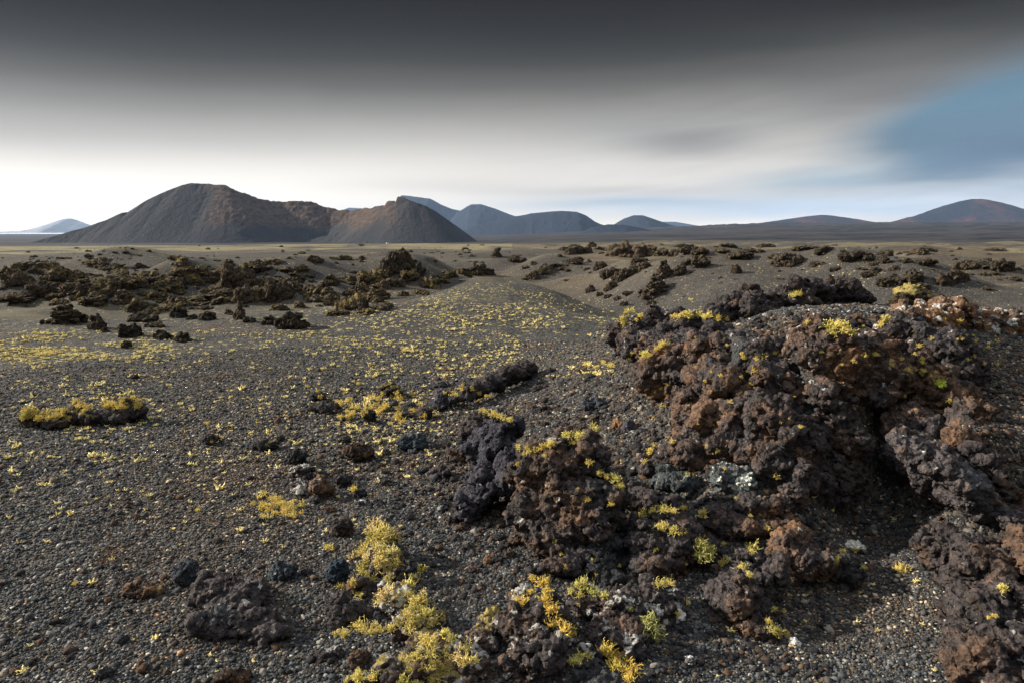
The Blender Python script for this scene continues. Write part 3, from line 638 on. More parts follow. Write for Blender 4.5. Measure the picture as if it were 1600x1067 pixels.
    rock('lichen-smothered rocky rib running up from the bottom centre', [(600,850,22,26,3.0,0),(605,900,28,34,2.8,0),(625,950,30,34,2.6,.2),(655,990,38,36,2.42,.2),(690,1035,46,36,2.25,0),(640,1050,50,30,2.2,0),(735,1050,36,26,2.2,0),(770,980,26,20,2.45,-.6),(745,1010,30,22,2.35,-.4)], 58, warmth=.3, crust=.48, lump=.05, moss=.25)
    rock('dark pitted boulder on the left side of the lichen rib', [(540,955,34,28,2.58,.1),(525,970,20,18,2.55,0)], 59, warmth=-.1, lump=.05, tint=.9, crust=.1)
    rock('brown rock wedged between the pitted boulder and the lichen rib', [(575,925,26,18,2.68,0),(570,1020,30,16,2.35,0)], 60, warmth=.3, lump=.05, tint=.8)
    rock('broad lava slab with an orange stain on the left gravel', [(352,938,60,30,2.62,.1),(385,972,62,30,2.52,.15),(335,980,40,30,2.50,0),(350,918,50,16,2.68,0),(420,992,34,16,2.44,0),(408,932,16,28,2.62,0)], 61, warmth=-.08, crust=.12, lump=.05, rough=.9, tint=1.15, front=2.0, knobs=2)
    rock('yellow-capped dark stone at the right end of the lichen row on the left gravel', [(200,645,26,17,5.35,-.1),(180,650,24,15,5.3,0),(165,655,14,10,5.3,0)], 62, warmth=.1, tint=.8, lump=.06, moss=.35)
    rock('low dark lichen-capped ledge at the left end of the lichen row', [(60,655,26,10,5.25,0),(95,657,26,9,5.2,0),(128,650,20,16,5.25,.2),(140,656,14,12,5.2,0)], 63, warmth=.1, tint=.8, lump=.06, moss=.35)
    rock('line of dark knobbly lava stepping up the gravel slope left of the spur', [(770,597,20,12,6.1,0),(745,607,20,12,5.9,0),(795,588,20,14,6.3,-.2),(822,577,16,14,6.6,-.3),(730,618,14,10,5.7,0)], 64, tint=.85, lump=.06)
    # --- loose stones, one by one
    st = [('angular charcoal stone between the orange-stained slab and the brown earth lump',293,915,58,42,MD,dict(tint=(.9,1,1.1),rough=.6)),
      ('glossy blue-black stone beside the lichen rib',530,915,38,50,MD,dict(tint=(.65,.95,1.2),rough=.7,warmth=-.5)),
      ('low grey-blue stone left of the blue-black stone',440,908,52,28,MD,dict(tint=(1.1,1.3,1.4),warmth=-.3)),
      ('flat crumbly brown earth lump specked with yellow on the left gravel',222,932,72,24,MR,dict(tint=.9,warmth=.7,moss=.15)),
      ('brown notched stone above the top of the lichen rib',535,838,38,28,MR,dict(warmth=.3)),
      ('upright dark stone left of the small stone pile',465,727,30,28,MD,dict(tint=.8)),
      ('white-crusted stone on top of the small stone pile',475,748,42,22,MR,dict(crust=.55,tint=1.1)),
      ('white-streaked dark stone at the bottom of the small stone pile',470,772,40,24,MR,dict(crust=.5)),
      ('tan split stone on the right of the small stone pile',503,778,36,38,MR,dict(warmth=.6,tint=1.2)),
      ('dark stone with a rounded back right of the small stone pile',535,762,30,22,MD,dict(tint=.8)),
      ('low dark stone above the small stone pile, with a lichen tip',418,705,42,20,MD,dict(tint=.8,moss=.2)),
      ('small round dark stone next to the lichen-tipped stone',438,690,14,14,MD,dict(tint=.8)),
      ('flat dark stone on the open gravel right of the lichen row',332,695,36,16,MR,dict(tint=.8,warmth=.1)),
      ('dark blue-green knobbly stone in the middle gravel',645,705,54,28,MD,dict(tint=(.85,1.05,1.12),warmth=-.4)),
      ('smooth pale oval pebble in front of the blue-green stone',645,710,16,10,MD,dict(tint=(2.2,2.3,2.3),rough=.3)),
      ('brown stone with a lichen sprig left of the blue-green stone',565,722,46,26,MR,dict(warmth=.4,tint=.8)),
      ('upright grey-purple slab-like stone on the slope',688,643,32,36,MD,dict(tint=(1.15,1.1,1.25),rough=.6)),
      ('rounded dark stone right of the upright slab-like stone',708,636,20,18,MD,dict(tint=.8)),
      ('dark angular stone at the foot of the upright slab-like stone',665,655,28,18,MR,dict(tint=.8)),
      ('dark lichen-capped stone at the top of the middle lichen cluster',613,620,38,22,MR,dict(tint=.75,moss=.3)),
      ('black pointed stone in the middle lichen cluster',575,660,26,22,MD,dict(tint=.7)),
      ('grey pointed stone in the middle lichen cluster',615,643,22,18,MD,dict(tint=1.1)),
      ('low dark stone left of the middle lichen cluster',505,645,50,14,MR,dict(tint=.75)),
      ('dark stone with a tuft upslope of the middle lichen cluster',495,628,30,18,MD,dict(tint=.7)),
      ('brown rounded stone left of the purple-grey fin',712,722,36,24,MR,dict(warmth=.3,tint=.8)),
      ('small dark stone with a yellow edge in the gravel left of the fin',690,748,34,20,MR,dict(tint=.8)),
      ('flat grey stone in the gravel below the fin',660,742,24,14,MD,dict(tint=1.0)),
      ('reddish stone upslope of the pinnacle crown',965,672,26,20,MR,dict(warmth=1.0,tint=1.2)),
      ('round mauve-grey stone upslope of the pinnacle crown',982,676,24,22,MD,dict(tint=(1.4,1.35,1.6),rough=.4)),
      ('pale mauve stone above the pinnacle near the spur',925,640,40,18,MD,dict(tint=(1.1,1.2,1.35))),
      ('white-lichened flat stone with a tuft in the right-hand hollow',1335,862,34,18,MD,dict(crust=.8,tint=(1.8,1.8,1.75),rough=.5)),
      ('small white crusted stone at the foot of the craggy front boulder',1243,1012,22,14,MD,dict(crust=.8,tint=2.0)),
      ('white curled crusted stone right of the pitted crest',1060,975,30,22,MD,dict(crust=.7,tint=1.8)),
      ('small white stone below the white curled stone',1080,1042,14,18,MD,dict(crust=.8,tint=2.2)),
      ('dark stone half buried in the gravel under the two-lobed boulder',1320,925,22,16,MD,dict(tint=1.0)),
      ('dark low stone at the lower left of the lichen rib',515,1035,46,22,MR,dict(crust=.2,tint=.8)),
      ('reddish dark boulder at the lower left of the lichen rib',560,1045,40,30,MR,dict(warmth=.4,tint=.7)),
      ('small blue-black stone at the left bottom gravel',192,1005,20,14,MD,dict(tint=.8)),
      ('dark stone near the bottom edge on the left',162,1062,30,18,MD,dict(tint=.8)),
      ('reddish brown stone cut off by the bottom edge',360,1074,60,24,MR,dict(warmth=.6,tint=.8)),
      ('tiny dark stone among the specks on the upper left gravel',210,592,14,9,MD,dict(tint=.7)),
      ('white chip of crusted stone left of the fin foot',720,800,14,10,MD,dict(crust=.8,tint=2.2)),
      ('white chip of crusted stone below the small stone pile',565,790,16,12,MD,dict(crust=.8,tint=2.2)),
      ('dark stone beside the single tuft right of the stone pile',562,778,24,14,MD,dict(tint=.8)),
      ('brown stone right of the lichen rib',812,852,40,18,MR,dict(warmth=.5,tint=.9)),
      ('small rusty stone right of the lichen rib',770,880,30,12,MR,dict(warmth=.9,tint=1.0))]
    for i, (lb, px, py, w_, h_, mt, kw) in enumerate(st):
        stone(lb, px, py, w_, h_, 200 + i, mat=mt, **kw)
    # small rubble nestling round the feet of the outcrop
    rng = np.random.default_rng(5)
    protos = []
    for k in range(8):
        co, q = lava_mesh('p', [((0, 0, .3), (.5 * rng.uniform(.8, 1.2), .45, .36 * rng.uniform(.7, 1.2)), (0, rng.uniform(-.3, .3), 0)), ((.3, .1, .15), (.3, .3, .22), (0, 0, 0))], 0.05, 300 + k, 1.0, .28, 3)
        protos.append(mesh('rubble_stone', co, q))
    zones = [((640,800),(780,900),30,'small brown stones on the gravel below the fin'),((860,1180),(780,935),36,'small stones packed between the foreground boulders'),((440,640),(700,900),34,'small dark stones left of the lichen rib'),((800,1100),(930,1060),20,'small stones at the feet of the bottom blocks'),((1010,1260),(690,840),34,'small brown rubble stones heaped below the reddish mass'),((700,800),(790,880),18,'small dark rubble stones left of the pinnacle foot'),((940,1130),(880,940),20,'small dark rubble stones below the fringed boulder'),
             ((960,1250),(500,560),24,'small dark rubble stones on the shelf between spur and summit'),((1290,1420),(480,530),16,'small dark rubble stones behind the brow'),((830,980),(575,690),26,'small dark stones on the gravel slope left of the reddish mass'),((500,760),(600,760),26,'small dark stones loose on the middle gravel')]
    for (x0, x1), (y0, y1), n_, lb in zones:
        for _ in range(n_):
            px, py = rng.uniform(x0, x1), rng.uniform(y0, y1); h = hit(px, py)
            if h is None or h[1] > 9: continue
            s = rng.uniform(8, 20) * h[1] / F * (1.3 if rng.random() < .2 else 1)
            o = ob('rubble_stone', protos[rng.integers(8)], MR if rng.random() < .5 else MD, loc=h - [0, 0, .1 * s], label=lb, category='stone', group=lb, crust=float(rng.uniform(0, .3)), warmth=float(rng.uniform(-.2, .6)), moss=0.0)
            if o.data.materials: pass
            o.scale = (s, s, s * rng.uniform(.6, 1)); o.rotation_euler = (rng.uniform(-.3, .3), rng.uniform(-.3, .3), rng.uniform(0, 6)); g = rng.uniform(.7, 1.2); o.color = (g, g, g, 1)
build_outcrop()

# ------------------------------------------------------------------ lava rocks of the middle distance
def build_field():
    rng = np.random.default_rng(77)
    def proto(kind, k):
        r = np.random.default_rng(900 + k); u = r.uniform
        if kind == 'lump': e = [((0, 0, .25), (.5, .42, .40), (0, u(-.3, .3), u(0, 3))), ((u(-.3, .3), .1, .35), (.28, .3, .3), (0, .3, 0)), ((u(.1, .4), -.1, .12), (.3, .3, .24), (0, 0, 0))]
        elif kind == 'spire': e = [((0, 0, .15), (.42, .4, .3), (0, 0, 0)), ((.03, 0, .55), (.2, .2, .5), (0, u(-.25, .25), 0)), ((.2, 0, .2), (.25, .2, .3), (0, .3, 0))]
        elif kind == 'pyramid': e = [((0, 0, .1), (.55, .4, .25), (0, 0, 0)), ((-.04, 0, .38), (.33, .28, .32), (0, .3, 0)), ((-.02, 0, .65), (.15, .15, .25), (0, 0, 0)), ((.3, 0, .15), (.3, .25, .22), (0, .4, 0))]
        elif kind == 'ridge': e = [((q * .38 - .55, u(-.1, .1), u(.08, .25)), (.27, .22, u(.16, .32)), (0, u(-.5, .5), 0)) for q in range(4)]
        elif kind == 'shelf': e = [((0, 0, .42), (.55, .4, .14), (0, u(-.25, .25), 0)), ((-.25, .15, .2), (.25, .25, .3), (0, 0, 0)), ((.3, .15, .25), (.22, .3, .25), (0, 0, 0)), ((.1, 0, .6), (.2, .2, .12), (0, 0, 0))]
        elif kind == 'mound': e = [((0, 0, .05), (.62, .5, .32), (0, 0, 0)), ((.15, .05, .22), (.3, .3, .26), (0, 0, 0)), ((-.25, 0, .15), (.3, .3, .24), (0, 0, 0)), ((-.02, -.2, .1), (.3, .3, .2), (0, 0, 0))]
        co, q = lava_mesh('p', e, 0.028, 950 + k, 1.15, .30, 2, .55, .40)
        co[:, 2] = np.maximum(co[:, 2], -.35)
        ext = co[:, :2].max(0) - co[:, :2].min(0); me = mesh('field_rock', co, q); me.materials.append(MF)
        return me, float(ext[0]), float(co[:, 2].max())
    PR = {k: [proto(k, i + 10 * j) for i in range(3)] for j, k in enumerate(('lump', 'spire', 'pyramid', 'ridge', 'shelf', 'mound'))}
    def put(px, py, w_, h_, kind, label, group, moss=.5, tint=1.0, warmth=0.25, yaw=None, crust=0.0):
        g = hit(px, py, 6.0, 700)
        if g is None: return
        d = g[1]; W_ = w_ * d / F; Hh = h_ * d / F * 1.0
        me, ex, hz = PR[kind][rng.integers(3)]
        o = ob('lava_rock', me, loc=(g[0], g[1] + W_ * .25, float(H(g[0], g[1] + W_ * .25)) - 0.26 * Hh), label=label, category='rock', px=float(w_ * h_), moss=float(moss * .75), warmth=float(warmth), crust=float(crust))
        if group: o['group'] = group
        y_ = rng.uniform(-.5, .5) + (math.pi if rng.random() < .5 else 0) if yaw is None else yaw
        o.rotation_euler = (0, 0, y_); o.scale = (W_ / ex, W_ / ex * .9, max(Hh / hz,   .18 * W_ / ex)); t_ = tint * rng.uniform(.85, 1.1)
        o.color = (t_, t_ * .97, t_ * .93, 1)
        return o
    NUM = ['first', 'second', 'third', 'fourth', 'fifth', 'sixth', 'seventh', 'eighth', 'ninth', 'tenth', 'eleventh', 'twelfth', 'thirteenth', 'fourteenth', 'fifteenth',
           'sixteenth', 'seventeenth', 'eighteenth', 'nineteenth', 'twentieth', 'twenty-first', 'twenty-second', 'twenty-third', 'twenty-fourth', 'twenty-fifth', 'twenty-sixth']
    def row(group, text, items, **kw):
        items = sorted(items, key=lambda q: q[0])
        for i, it in enumerate(items): put(*it[:5], f'{NUM[i]} from left of the {text}', group, **{**kw, **(it[5] if len(it) > 5 else {})})
    # rocks one can name
    one = [(90,507,72,40,'pyramid','dark pyramid-shaped rock at the left edge of the pale lichen field',0.05,.75),(150,515,34,32,'lump','round dark rock capped with yellow, right of the dark pyramid rock',.5,.7),
           (374,500,27,34,'pyramid','small upright spire of rock on the crest of the left gravel',.0,.9),(388,504,20,10,'lump','low pebble-like rock at the foot of the small spire',.0,.8),(450,515,60,36,'lump','black rounded rock at the right end of the crest rocks',.0,.55),(420,508,30,18,'lump','small dark rock touching the black rounded rock',.3,.55),
           (357,492,16,13,'mound','low rock smothered in yellow lichen left of the small spire',.95,1.0),(60,468,44,32,'shelf','dark overhanging rock far left, behind the pyramid rock',.25,.7),(280,440,56,42,'pyramid','tall brown lichen-streaked rock among the left crags',.6,1.1),
           (370,452,56,50,'lump','largest craggy rock in the hollow left of the cinder hump',.35,.85),(385,474,48,32,'mound','brown rounded rock in front of the largest craggy rock',.5,1.0),(435,472,48,40,'lump','dark massive rock in the hollow beside the pale dune',.1,.75),
           (507,455,30,26,'spire','pointed dark rock rising from the brown lichen bank',.2,.8),(500,470,62,26,'mound','brown bank of lichen-grown rock left of the hump flank',.65,1.1),(490,411,32,15,'mound','dome-shaped dark rock on the far plain left of centre',.0,.8),
           (618,428,60,40,'mound','dark dome of lava on the skyline of the hump flank',.3,.75),(578,446,44,30,'lump','lichen-crusted rock below the dark dome of the hump flank',.6,1.0),(585,470,50,36,'pyramid','big olive boulder on the left flank of the cinder hump',.75,1.2),
           (545,488,64,36,'ridge','long brown lichen-grown rib down the left flank of the hump',.75,1.1),(655,432,22,24,'spire','thin dark rock fin right of the dome of lava',.0,.6),(672,452,34,24,'mound','yellow-grown rock on the shoulder of the hump flank',.95,1.1),
           (775,403,22,20,'spire','upright dark rock on the plain straight behind the hump',.2,.7),(808,411,30,15,'shelf','dark slab-like rock right of the upright rock on the plain',.1,.7),(746,430,28,24,'lump','dark block on top of the cinder hump crest',.3,.6),(762,430,24,14,'lump','low dark rock beside the dark block on the hump crest',.2,.6),(722,430,30,16,'lump','yellow-dusted rocks left of the dark block on the hump crest',.7,.8),
           (833,437,26,16,'mound','brown rounded rock at the back of the hump crest',.2,.9),(851,429,34,14,'mound','brown low dome rock beside the rounded rock behind the hump',.4,1.0),(1037,437,36,36,'pyramid','grey tent-shaped rock with flat sides on the brown dunes',.0,1.0),(1063,430,22,18,'lump','dark rock in the shade right of the grey tent-shaped rock',.0,.6),
           (1025,465,54,36,'pyramid','brown block with dark cap above the left spur of the outcrop',.15,1.0),(925,457,22,15,'pyramid','small black wedge of rock on the right rim of the hump',.0,.6),(958,452,32,16,'pyramid','dark triangular slab right of the black wedge',.0,.75),(985,402,72,30,'mound','broad heap of brown rubble on the far dune',.35,1.05),
           (1153,428,20,19,'lump','lone dark cube-like rock on the smooth dune right of the tent rock',.1,.6),(1159,406,42,20,'shelf','dark slanting slabs upslope of the lone cube-like rock',.1,.75),(1240,414,62,20,'mound','wide brown rock heap on the dunes behind the summit block',.1,.95),(1500,449,72,32,'ridge','jagged rock wall sunk in the brown dune at the right',.2,.75),(1432,443,36,24,'shelf','dark notched rock left of the jagged sunken wall',.1,.7),
           (1530,424,60,18,'ridge','long dark rock ridge on the far right dunes',.2,.75),(1570,424,44,22,'mound','rounded dark end of the long ridge at far right',.1,.7),(1340,410,56,20,'shelf','dark rock cluster on the dune above the outcrop summit',.15,.75),(880,378,46,9,'ridge','dark reddish reef of lava far out beyond the plain',.0,.8),
           (1415,480,50,30,'lump','dark lichen-topped rock just behind the shoulder of the outcrop',.6,.7)]
    for px, py, w_, h_, k, lb, ms, tn in one: put(px, py, w_, h_, k, lb, None, ms, tn, warmth=.3)
    row('dark rocks on the crest of the left gravel', 'dark rocks along the left gravel crest', [(200,528,36,30,'lump'),(193,544,22,16,'lump'),(250,531,38,22,'mound'),(278,534,36,20,'lump'),(217,503,46,22,'shelf'),(272,497,40,26,'lump'),(237,513,44,14,'ridge'),(318,501,36,20,'lump'),(300,500,24,12,'lump'),(160,520,16,12,'lump'),(20,470,20,10,'mound'),(40,471,16,9,'mound')], moss=.35, tint=.65, warmth=.1)
    row('lichen-grown crags left of the hump', 'brown lichen-grown crags at the left', [(80,442,66,30,'mound'),(18,448,50,30,'mound'),(125,466,46,34,'pyramid'),(158,464,54,30,'mound'),(190,476,46,24,'pyramid'),(214,490,54,28,'ridge'),(238,445,48,26,'shelf'),(205,450,50,24,'ridge'),(262,458,48,32,'pyramid'),(320,440,46,20,'mound'),(300,448,36,18,'ridge'),(335,465,60,22,'ridge'),(350,479,56,12,'ridge'),(140,423,56,18,'ridge'),(105,462,36,20,'lump'),(40,425,56,14,'ridge'),(235,492,40,14,'mound'),(460,440,34,22,'lump'),(455,455,40,20,'mound'),(515,447,34,22,'lump'),(480,462,36,20,'pyramid'),(410,450,34,24,'shelf'),(300,432,50,14,'ridge'),(400,428,50,16,'shelf'),(60,415,56,12,'ridge'),(175,425,40,14,'lump')], moss=.6, tint=.95, warmth=.3)
    row('rocks on the flank of the cinder hump', 'lichen-crusted rocks on the hump flank', [(560,458,36,20,'mound'),(612,452,44,20,'ridge'),(640,442,34,18,'lump'),(525,494,40,14,'mound'),(600,482,30,12,'ridge'),(655,462,34,12,'ridge'),(690,442,30,14,'mound'),(628,464,24,12,'lump'),(570,492,34,12,'mound'),(545,466,30,16,'lump'),(595,435,30,18,'lump'),(700,432,24,12,'lump')], moss=.75, tint=1.0)
    row('slabs strewn behind the hump crest', 'flat dark slabs strewn behind the hump crest', [(872,421,42,7,'ridge'),(880,426,26,7,'ridge'),(895,413,36,9,'mound'),(905,408,20,8,'lump'),(820,438,14,4,'ridge'),(955,433,40,22,'shelf'),(941,420,26,14,'lump'),(985,434,46,20,'ridge'),(1010,420,26,14,'lump'),(965,440,24,20,'lump'),(921,411,10,8,'lump'),(1080,415,40,12,'ridge')], moss=.2, tint=.75)
    row('black stones stepping down the hump rim', 'black stones down the right rim of the hump', [(938,463,12,9,'lump'),(950,466,14,8,'lump'),(965,470,16,10,'lump'),(975,478,14,9,'lump'),(984,462,24,8,'ridge'),(1018,477,18,10,'mound')], moss=.2, tint=.7)
    row('rocks on the brown dunes at the right', 'dark rocks on the brown dunes at the right', [(1098,420,40,26,'shelf'),(1083,397,50,13,'ridge'),(1140,388,34,10,'ridge'),(1280,417,26,9,'ridge'),(1385,412,26,14,'lump'),(1360,409,18,12,'lump'),(1420,411,20,9,'lump'),(1450,418,36,15,'shelf'),(1395,448,44,16,'mound'),(1362,435,30,10,'ridge'),(1440,456,40,12,'mound'),(1372,425,24,8,'mound'),(1300,394,54,11,'ridge'),(1200,387,34,8,'ridge'),(1262,391,44,9,'mound'),(1450,394,44,9,'ridge'),(1560,394,34,7,'ridge'),(1215,405,30,10,'lump'),(1470,470,30,12,'lump'),(1545,455,18,8,'lump'),(1590,440,20,8,'lump'),(1440,398,30,10,'lump'),(1385,400,30,10,'mound'),(1310,425,26,8,'ridge'),(1180,396,36,9,'mound')], moss=.3, tint=.8)
    row('rocks on the far dune crest', 'small rocks behind the grey tent rock', [(905,398,50,20,'ridge'),(925,386,18,11,'lump'),(1040,402,54,16,'ridge'),(1095,400,30,16,'shelf'),(940,392,30,8,'ridge'),(880,392,20,8,'lump'),(895,388,16,8,'lump'),(1070,388,44,10,'ridge'),(1130,398,26,12,'shelf'),(1010,392,40,10,'ridge'),(1000,410,30,10,'mound')], moss=.4, tint=.85)
    # more of the same, too small to tell apart
    fill = [('lichen-dusted lava rocks crowding the hollows left of the hump', (0, 600), (404, 490), 320, .6, 1.0, (7, 40)), ('small dark lava rocks dotted over the far left plain', (0, 740), (383, 410), 190, .3, .8, (4, 18)),
            ('small dark lava rocks dotted over the dunes at right', (700, 1600), (378, 440), 240, .3, .9, (4, 20)), ('small stones lying on the brown slopes behind the outcrop', (1000, 1600), (430, 470), 26, .3, .8, (4, 12))]
    for lb, (x0, x1), (y0, y1), n_, ms, tn, (s0, s1) in fill:
        for _ in range(n_):
            px = rng.uniform(x0, x1); py = y0 + (y1 - y0) * rng.random() ** .8
            if fbm(np.array([[px / 90., py / 14., 0.]]), 2, 6)[0] < -.05 and rng.random() < .8: continue
            w_ = (s0 + (s1 - s0) * rng.random() ** 2.2) * (0.5 + 0.9 * (py - 380) / 80); put(px, py, w_, w_ * rng.uniform(.22, .5), ('lump', 'ridge', 'shelf', 'mound', 'pyramid')[rng.integers(5)], lb, lb, moss=ms * rng.uniform(.6, 1.3), tint=tn)
    # past three hundred rocks the smallest become one mass
    allr = sorted([o for o in C.objects if o.name.startswith('lava_rock')], key=lambda o: -o.get('px', 1e9))
    rest = allr[290:]; V_, F_ = [], []; off = 0
    for o in rest:
        me = o.data; n = len(me.vertices); co = np.empty(n * 3, np.float32); me.vertices.foreach_get('co', co); co = co.reshape(-1, 3) * np.array(o.scale)
        li = np.empty(len(me.loops), np.int32); me.loops.foreach_get('vertex_index', li)
        V_.append(co @ rotm(*o.rotation_euler).T + np.array(o.location)); F_.append(li.reshape(-1, 4) + off); off += n
    for o in rest: bpy.data.objects.remove(o)
    if V_: ob('scattered_lava_rubble', mesh('scattered_lava_rubble', np.vstack(V_), np.vstack(F_)), MF, kind='stuff', label='small lava rubble scattered thinly over the far cinder plain', category='rubble', moss=.3, warmth=.25, crust=0.0).color = (.85, .83, .8, 1)
    for o in C.objects:
        if 'px' in o: del o['px']
build_field()

# ------------------------------------------------------------------ gravel and lichen
def chips(rng, pos, rad, squash, sub=1):
    """many small angular stones as one mesh"""
    sv_, sf_ = ico(sub); n = len(pos); k = len(sv_)
    v = np.repeat(sv_[None], n, 0) * (1 + rng.uniform(-.36, .36, (n, k, 1)))
    v *= np.stack([rng.uniform(.75, 1.3, n), rng.uniform(.7, 1.1, n), squash], -1)[:, None]
    a = rng.uniform(0, 6.28, n); b = rng.normal(0, .35, n); ca, sa, cb, sb = np.cos(a), np.sin(a), np.cos(b), np.sin(b)
    x, y, z = v[..., 0].copy(), v[..., 1].copy(), v[..., 2].copy()
    x, z = x * cb[:, None] - z * sb[:, None], x * sb[:, None] + z * cb[:, None]
    x, y = x * ca[:, None] - y * sa[:, None], x * sa[:, None] + y * ca[:, None]
    v = np.stack([x, y, z], -1) * rad[:, None, None] + pos[:, None]
    return v.reshape(-1, 3), (sf_[None] + (np.arange(n) * k)[:, None, None]).reshape(-1, 3)
def build_gravel():
    rng = np.random.default_rng(3); N = 270000
    near = rng.random(N) < .16
    r = np.where(near, np.sqrt(rng.uniform(1.5 ** 2, 2.6 ** 2, N)), np.exp(rng.uniform(math.log(2.6), math.log(9.5), N)))
    th = rng.uniform(-R(43), R(43), N)
    x, y = r * np.sin(th), r * np.cos(th)
    rad = np.clip(np.exp(rng.normal(math.log(.0043), .42, N)), .0020, .018) * np.clip(r / 3.6, 1, 1.45)
    pos = np.stack([x, y, H(x, y) + rad * .25], -1)
    v, f = chips(rng, pos, rad, rng.uniform(.4, .8, N))
    me = mesh('gravel', v, f, False)
    m, t = new_mat('loose_cinder')
    g = t.node('ShaderNodeNewGeometry').outputs['Random Per Island']
    c = t.ramp(g, [(0, (.022, .025, .029)), (.20, (.040, .045, .051)), (.40, (.058, .065, .071)), (.53, (.066, .064, .058)), (.66, (.095, .068, .045)), (.74, (.092, .104, .115)), (.86, (.15, .13, .10)), (.93, (.22, .22, .21)), (.972, (.44, .41, .33)), (.994, (.42, .27, .15))], 'CONSTANT')
    br = t.ss(t.noise(t.pos, .9, 3, .6), .45, .68)
    c = t.mix(t.m('MULTIPLY', br, .55), c, t.mix(1.0, c, (1.5, 1.02, .62), 'MULTIPLY'))
    t.put(t.b.inputs['Base Color'], c); t.b.inputs['Roughness'].default_value = .8
    t.put(t.b.inputs['Normal'], bump(t, t.noise(t.pos, 260, 2, .6), .6, .002))
    ob('gravel', me, m, kind='stuff', label='loose dark cinder gravel covering the foreground', category='gravel')
build_gravel()
def build_grit():
    """broken lava grit spilling from the outcrop and lying about the gravel"""
    rng = np.random.default_rng(31); px, py, s = [], [], []
    def add(n, x0, x1, y0, y1, a, b_): px.extend(rng.uniform(x0, x1, n)); py.extend(rng.uniform(y0, y1, n)); s.extend(np.exp(rng.normal(math.log(a), .4, n)).clip(.3 * a, b_))
    add(1500, 820, 1250, 590, 760, .011, .035); add(1300, 620, 1000, 640, 940, .010, .03); add(900, 950, 1300, 780, 1060, .009, .025); add(500, 1400, 1600, 560, 800, .010, .03)
    add(700, 1100, 1420, 490, 600, .012, .035); add(900, 0, 700, 600, 1060, .009, .022); add(250, 1250, 1480, 780, 900, .009, .022); add(500, 430, 760, 590, 760, .012, .03)
    px, py, s = map(np.array, (px, py, s)); dirs = np.stack([(px - 800) / F, math.cos(PITCH) + (533.5 - py) / F * math.sin(PITCH), -math.sin(PITCH) + (533.5 - py) / F * math.cos(PITCH)], -1)
    T = 1.5 * (14 / 1.5) ** (np.arange(260) / 259.0); best = np.full(len(px), np.nan)
    for t1 in T[1:]:
        m_ = np.isnan(best); z = EYE + dirs[m_, 2] * t1; hh = H(dirs[m_, 0] * t1, dirs[m_, 1] * t1); best[np.where(m_)[0][z < hh]] = t1
    k = ~np.isnan(best); x, y = dirs[k, 0] * best[k], dirs[k, 1] * best[k]; s = s[k]
    v, f = chips(rng, np.stack([x, y, H(x, y) + s * .25], -1), s, rng.uniform(.5, .9, len(s)), 2)
    m, t = new_mat('lava_grit'); g = t.node('ShaderNodeNewGeometry').outputs['Random Per Island']
    cc = t.ramp(g, [(0, (.030, .029, .031)), (.35, (.048, .042, .042)), (.6, (.085, .056, .040)), (.8, (.12, .072, .045)), (.9, (.07, .075, .08)), (.96, (.30, .28, .24))], 'CONSTANT')
    t.put(t.b.inputs['Base Color'], t.mix(t.ss(t.noise(t.pos, 90, 3, .7), .35, .65), cc, t.mix(1.0, cc, (.55, .55, .57), 'MULTIPLY'))); t.put(t.b.inputs['Normal'], bump(t, t.noise(t.pos, 120, 3, .7), .9, .008))
    ob('lava_grit', mesh('lava_grit', v, f, False), m, kind='stuff', label='broken lava grit spilling from the foreground outcrop onto the gravel', category='rubble')
build_grit()

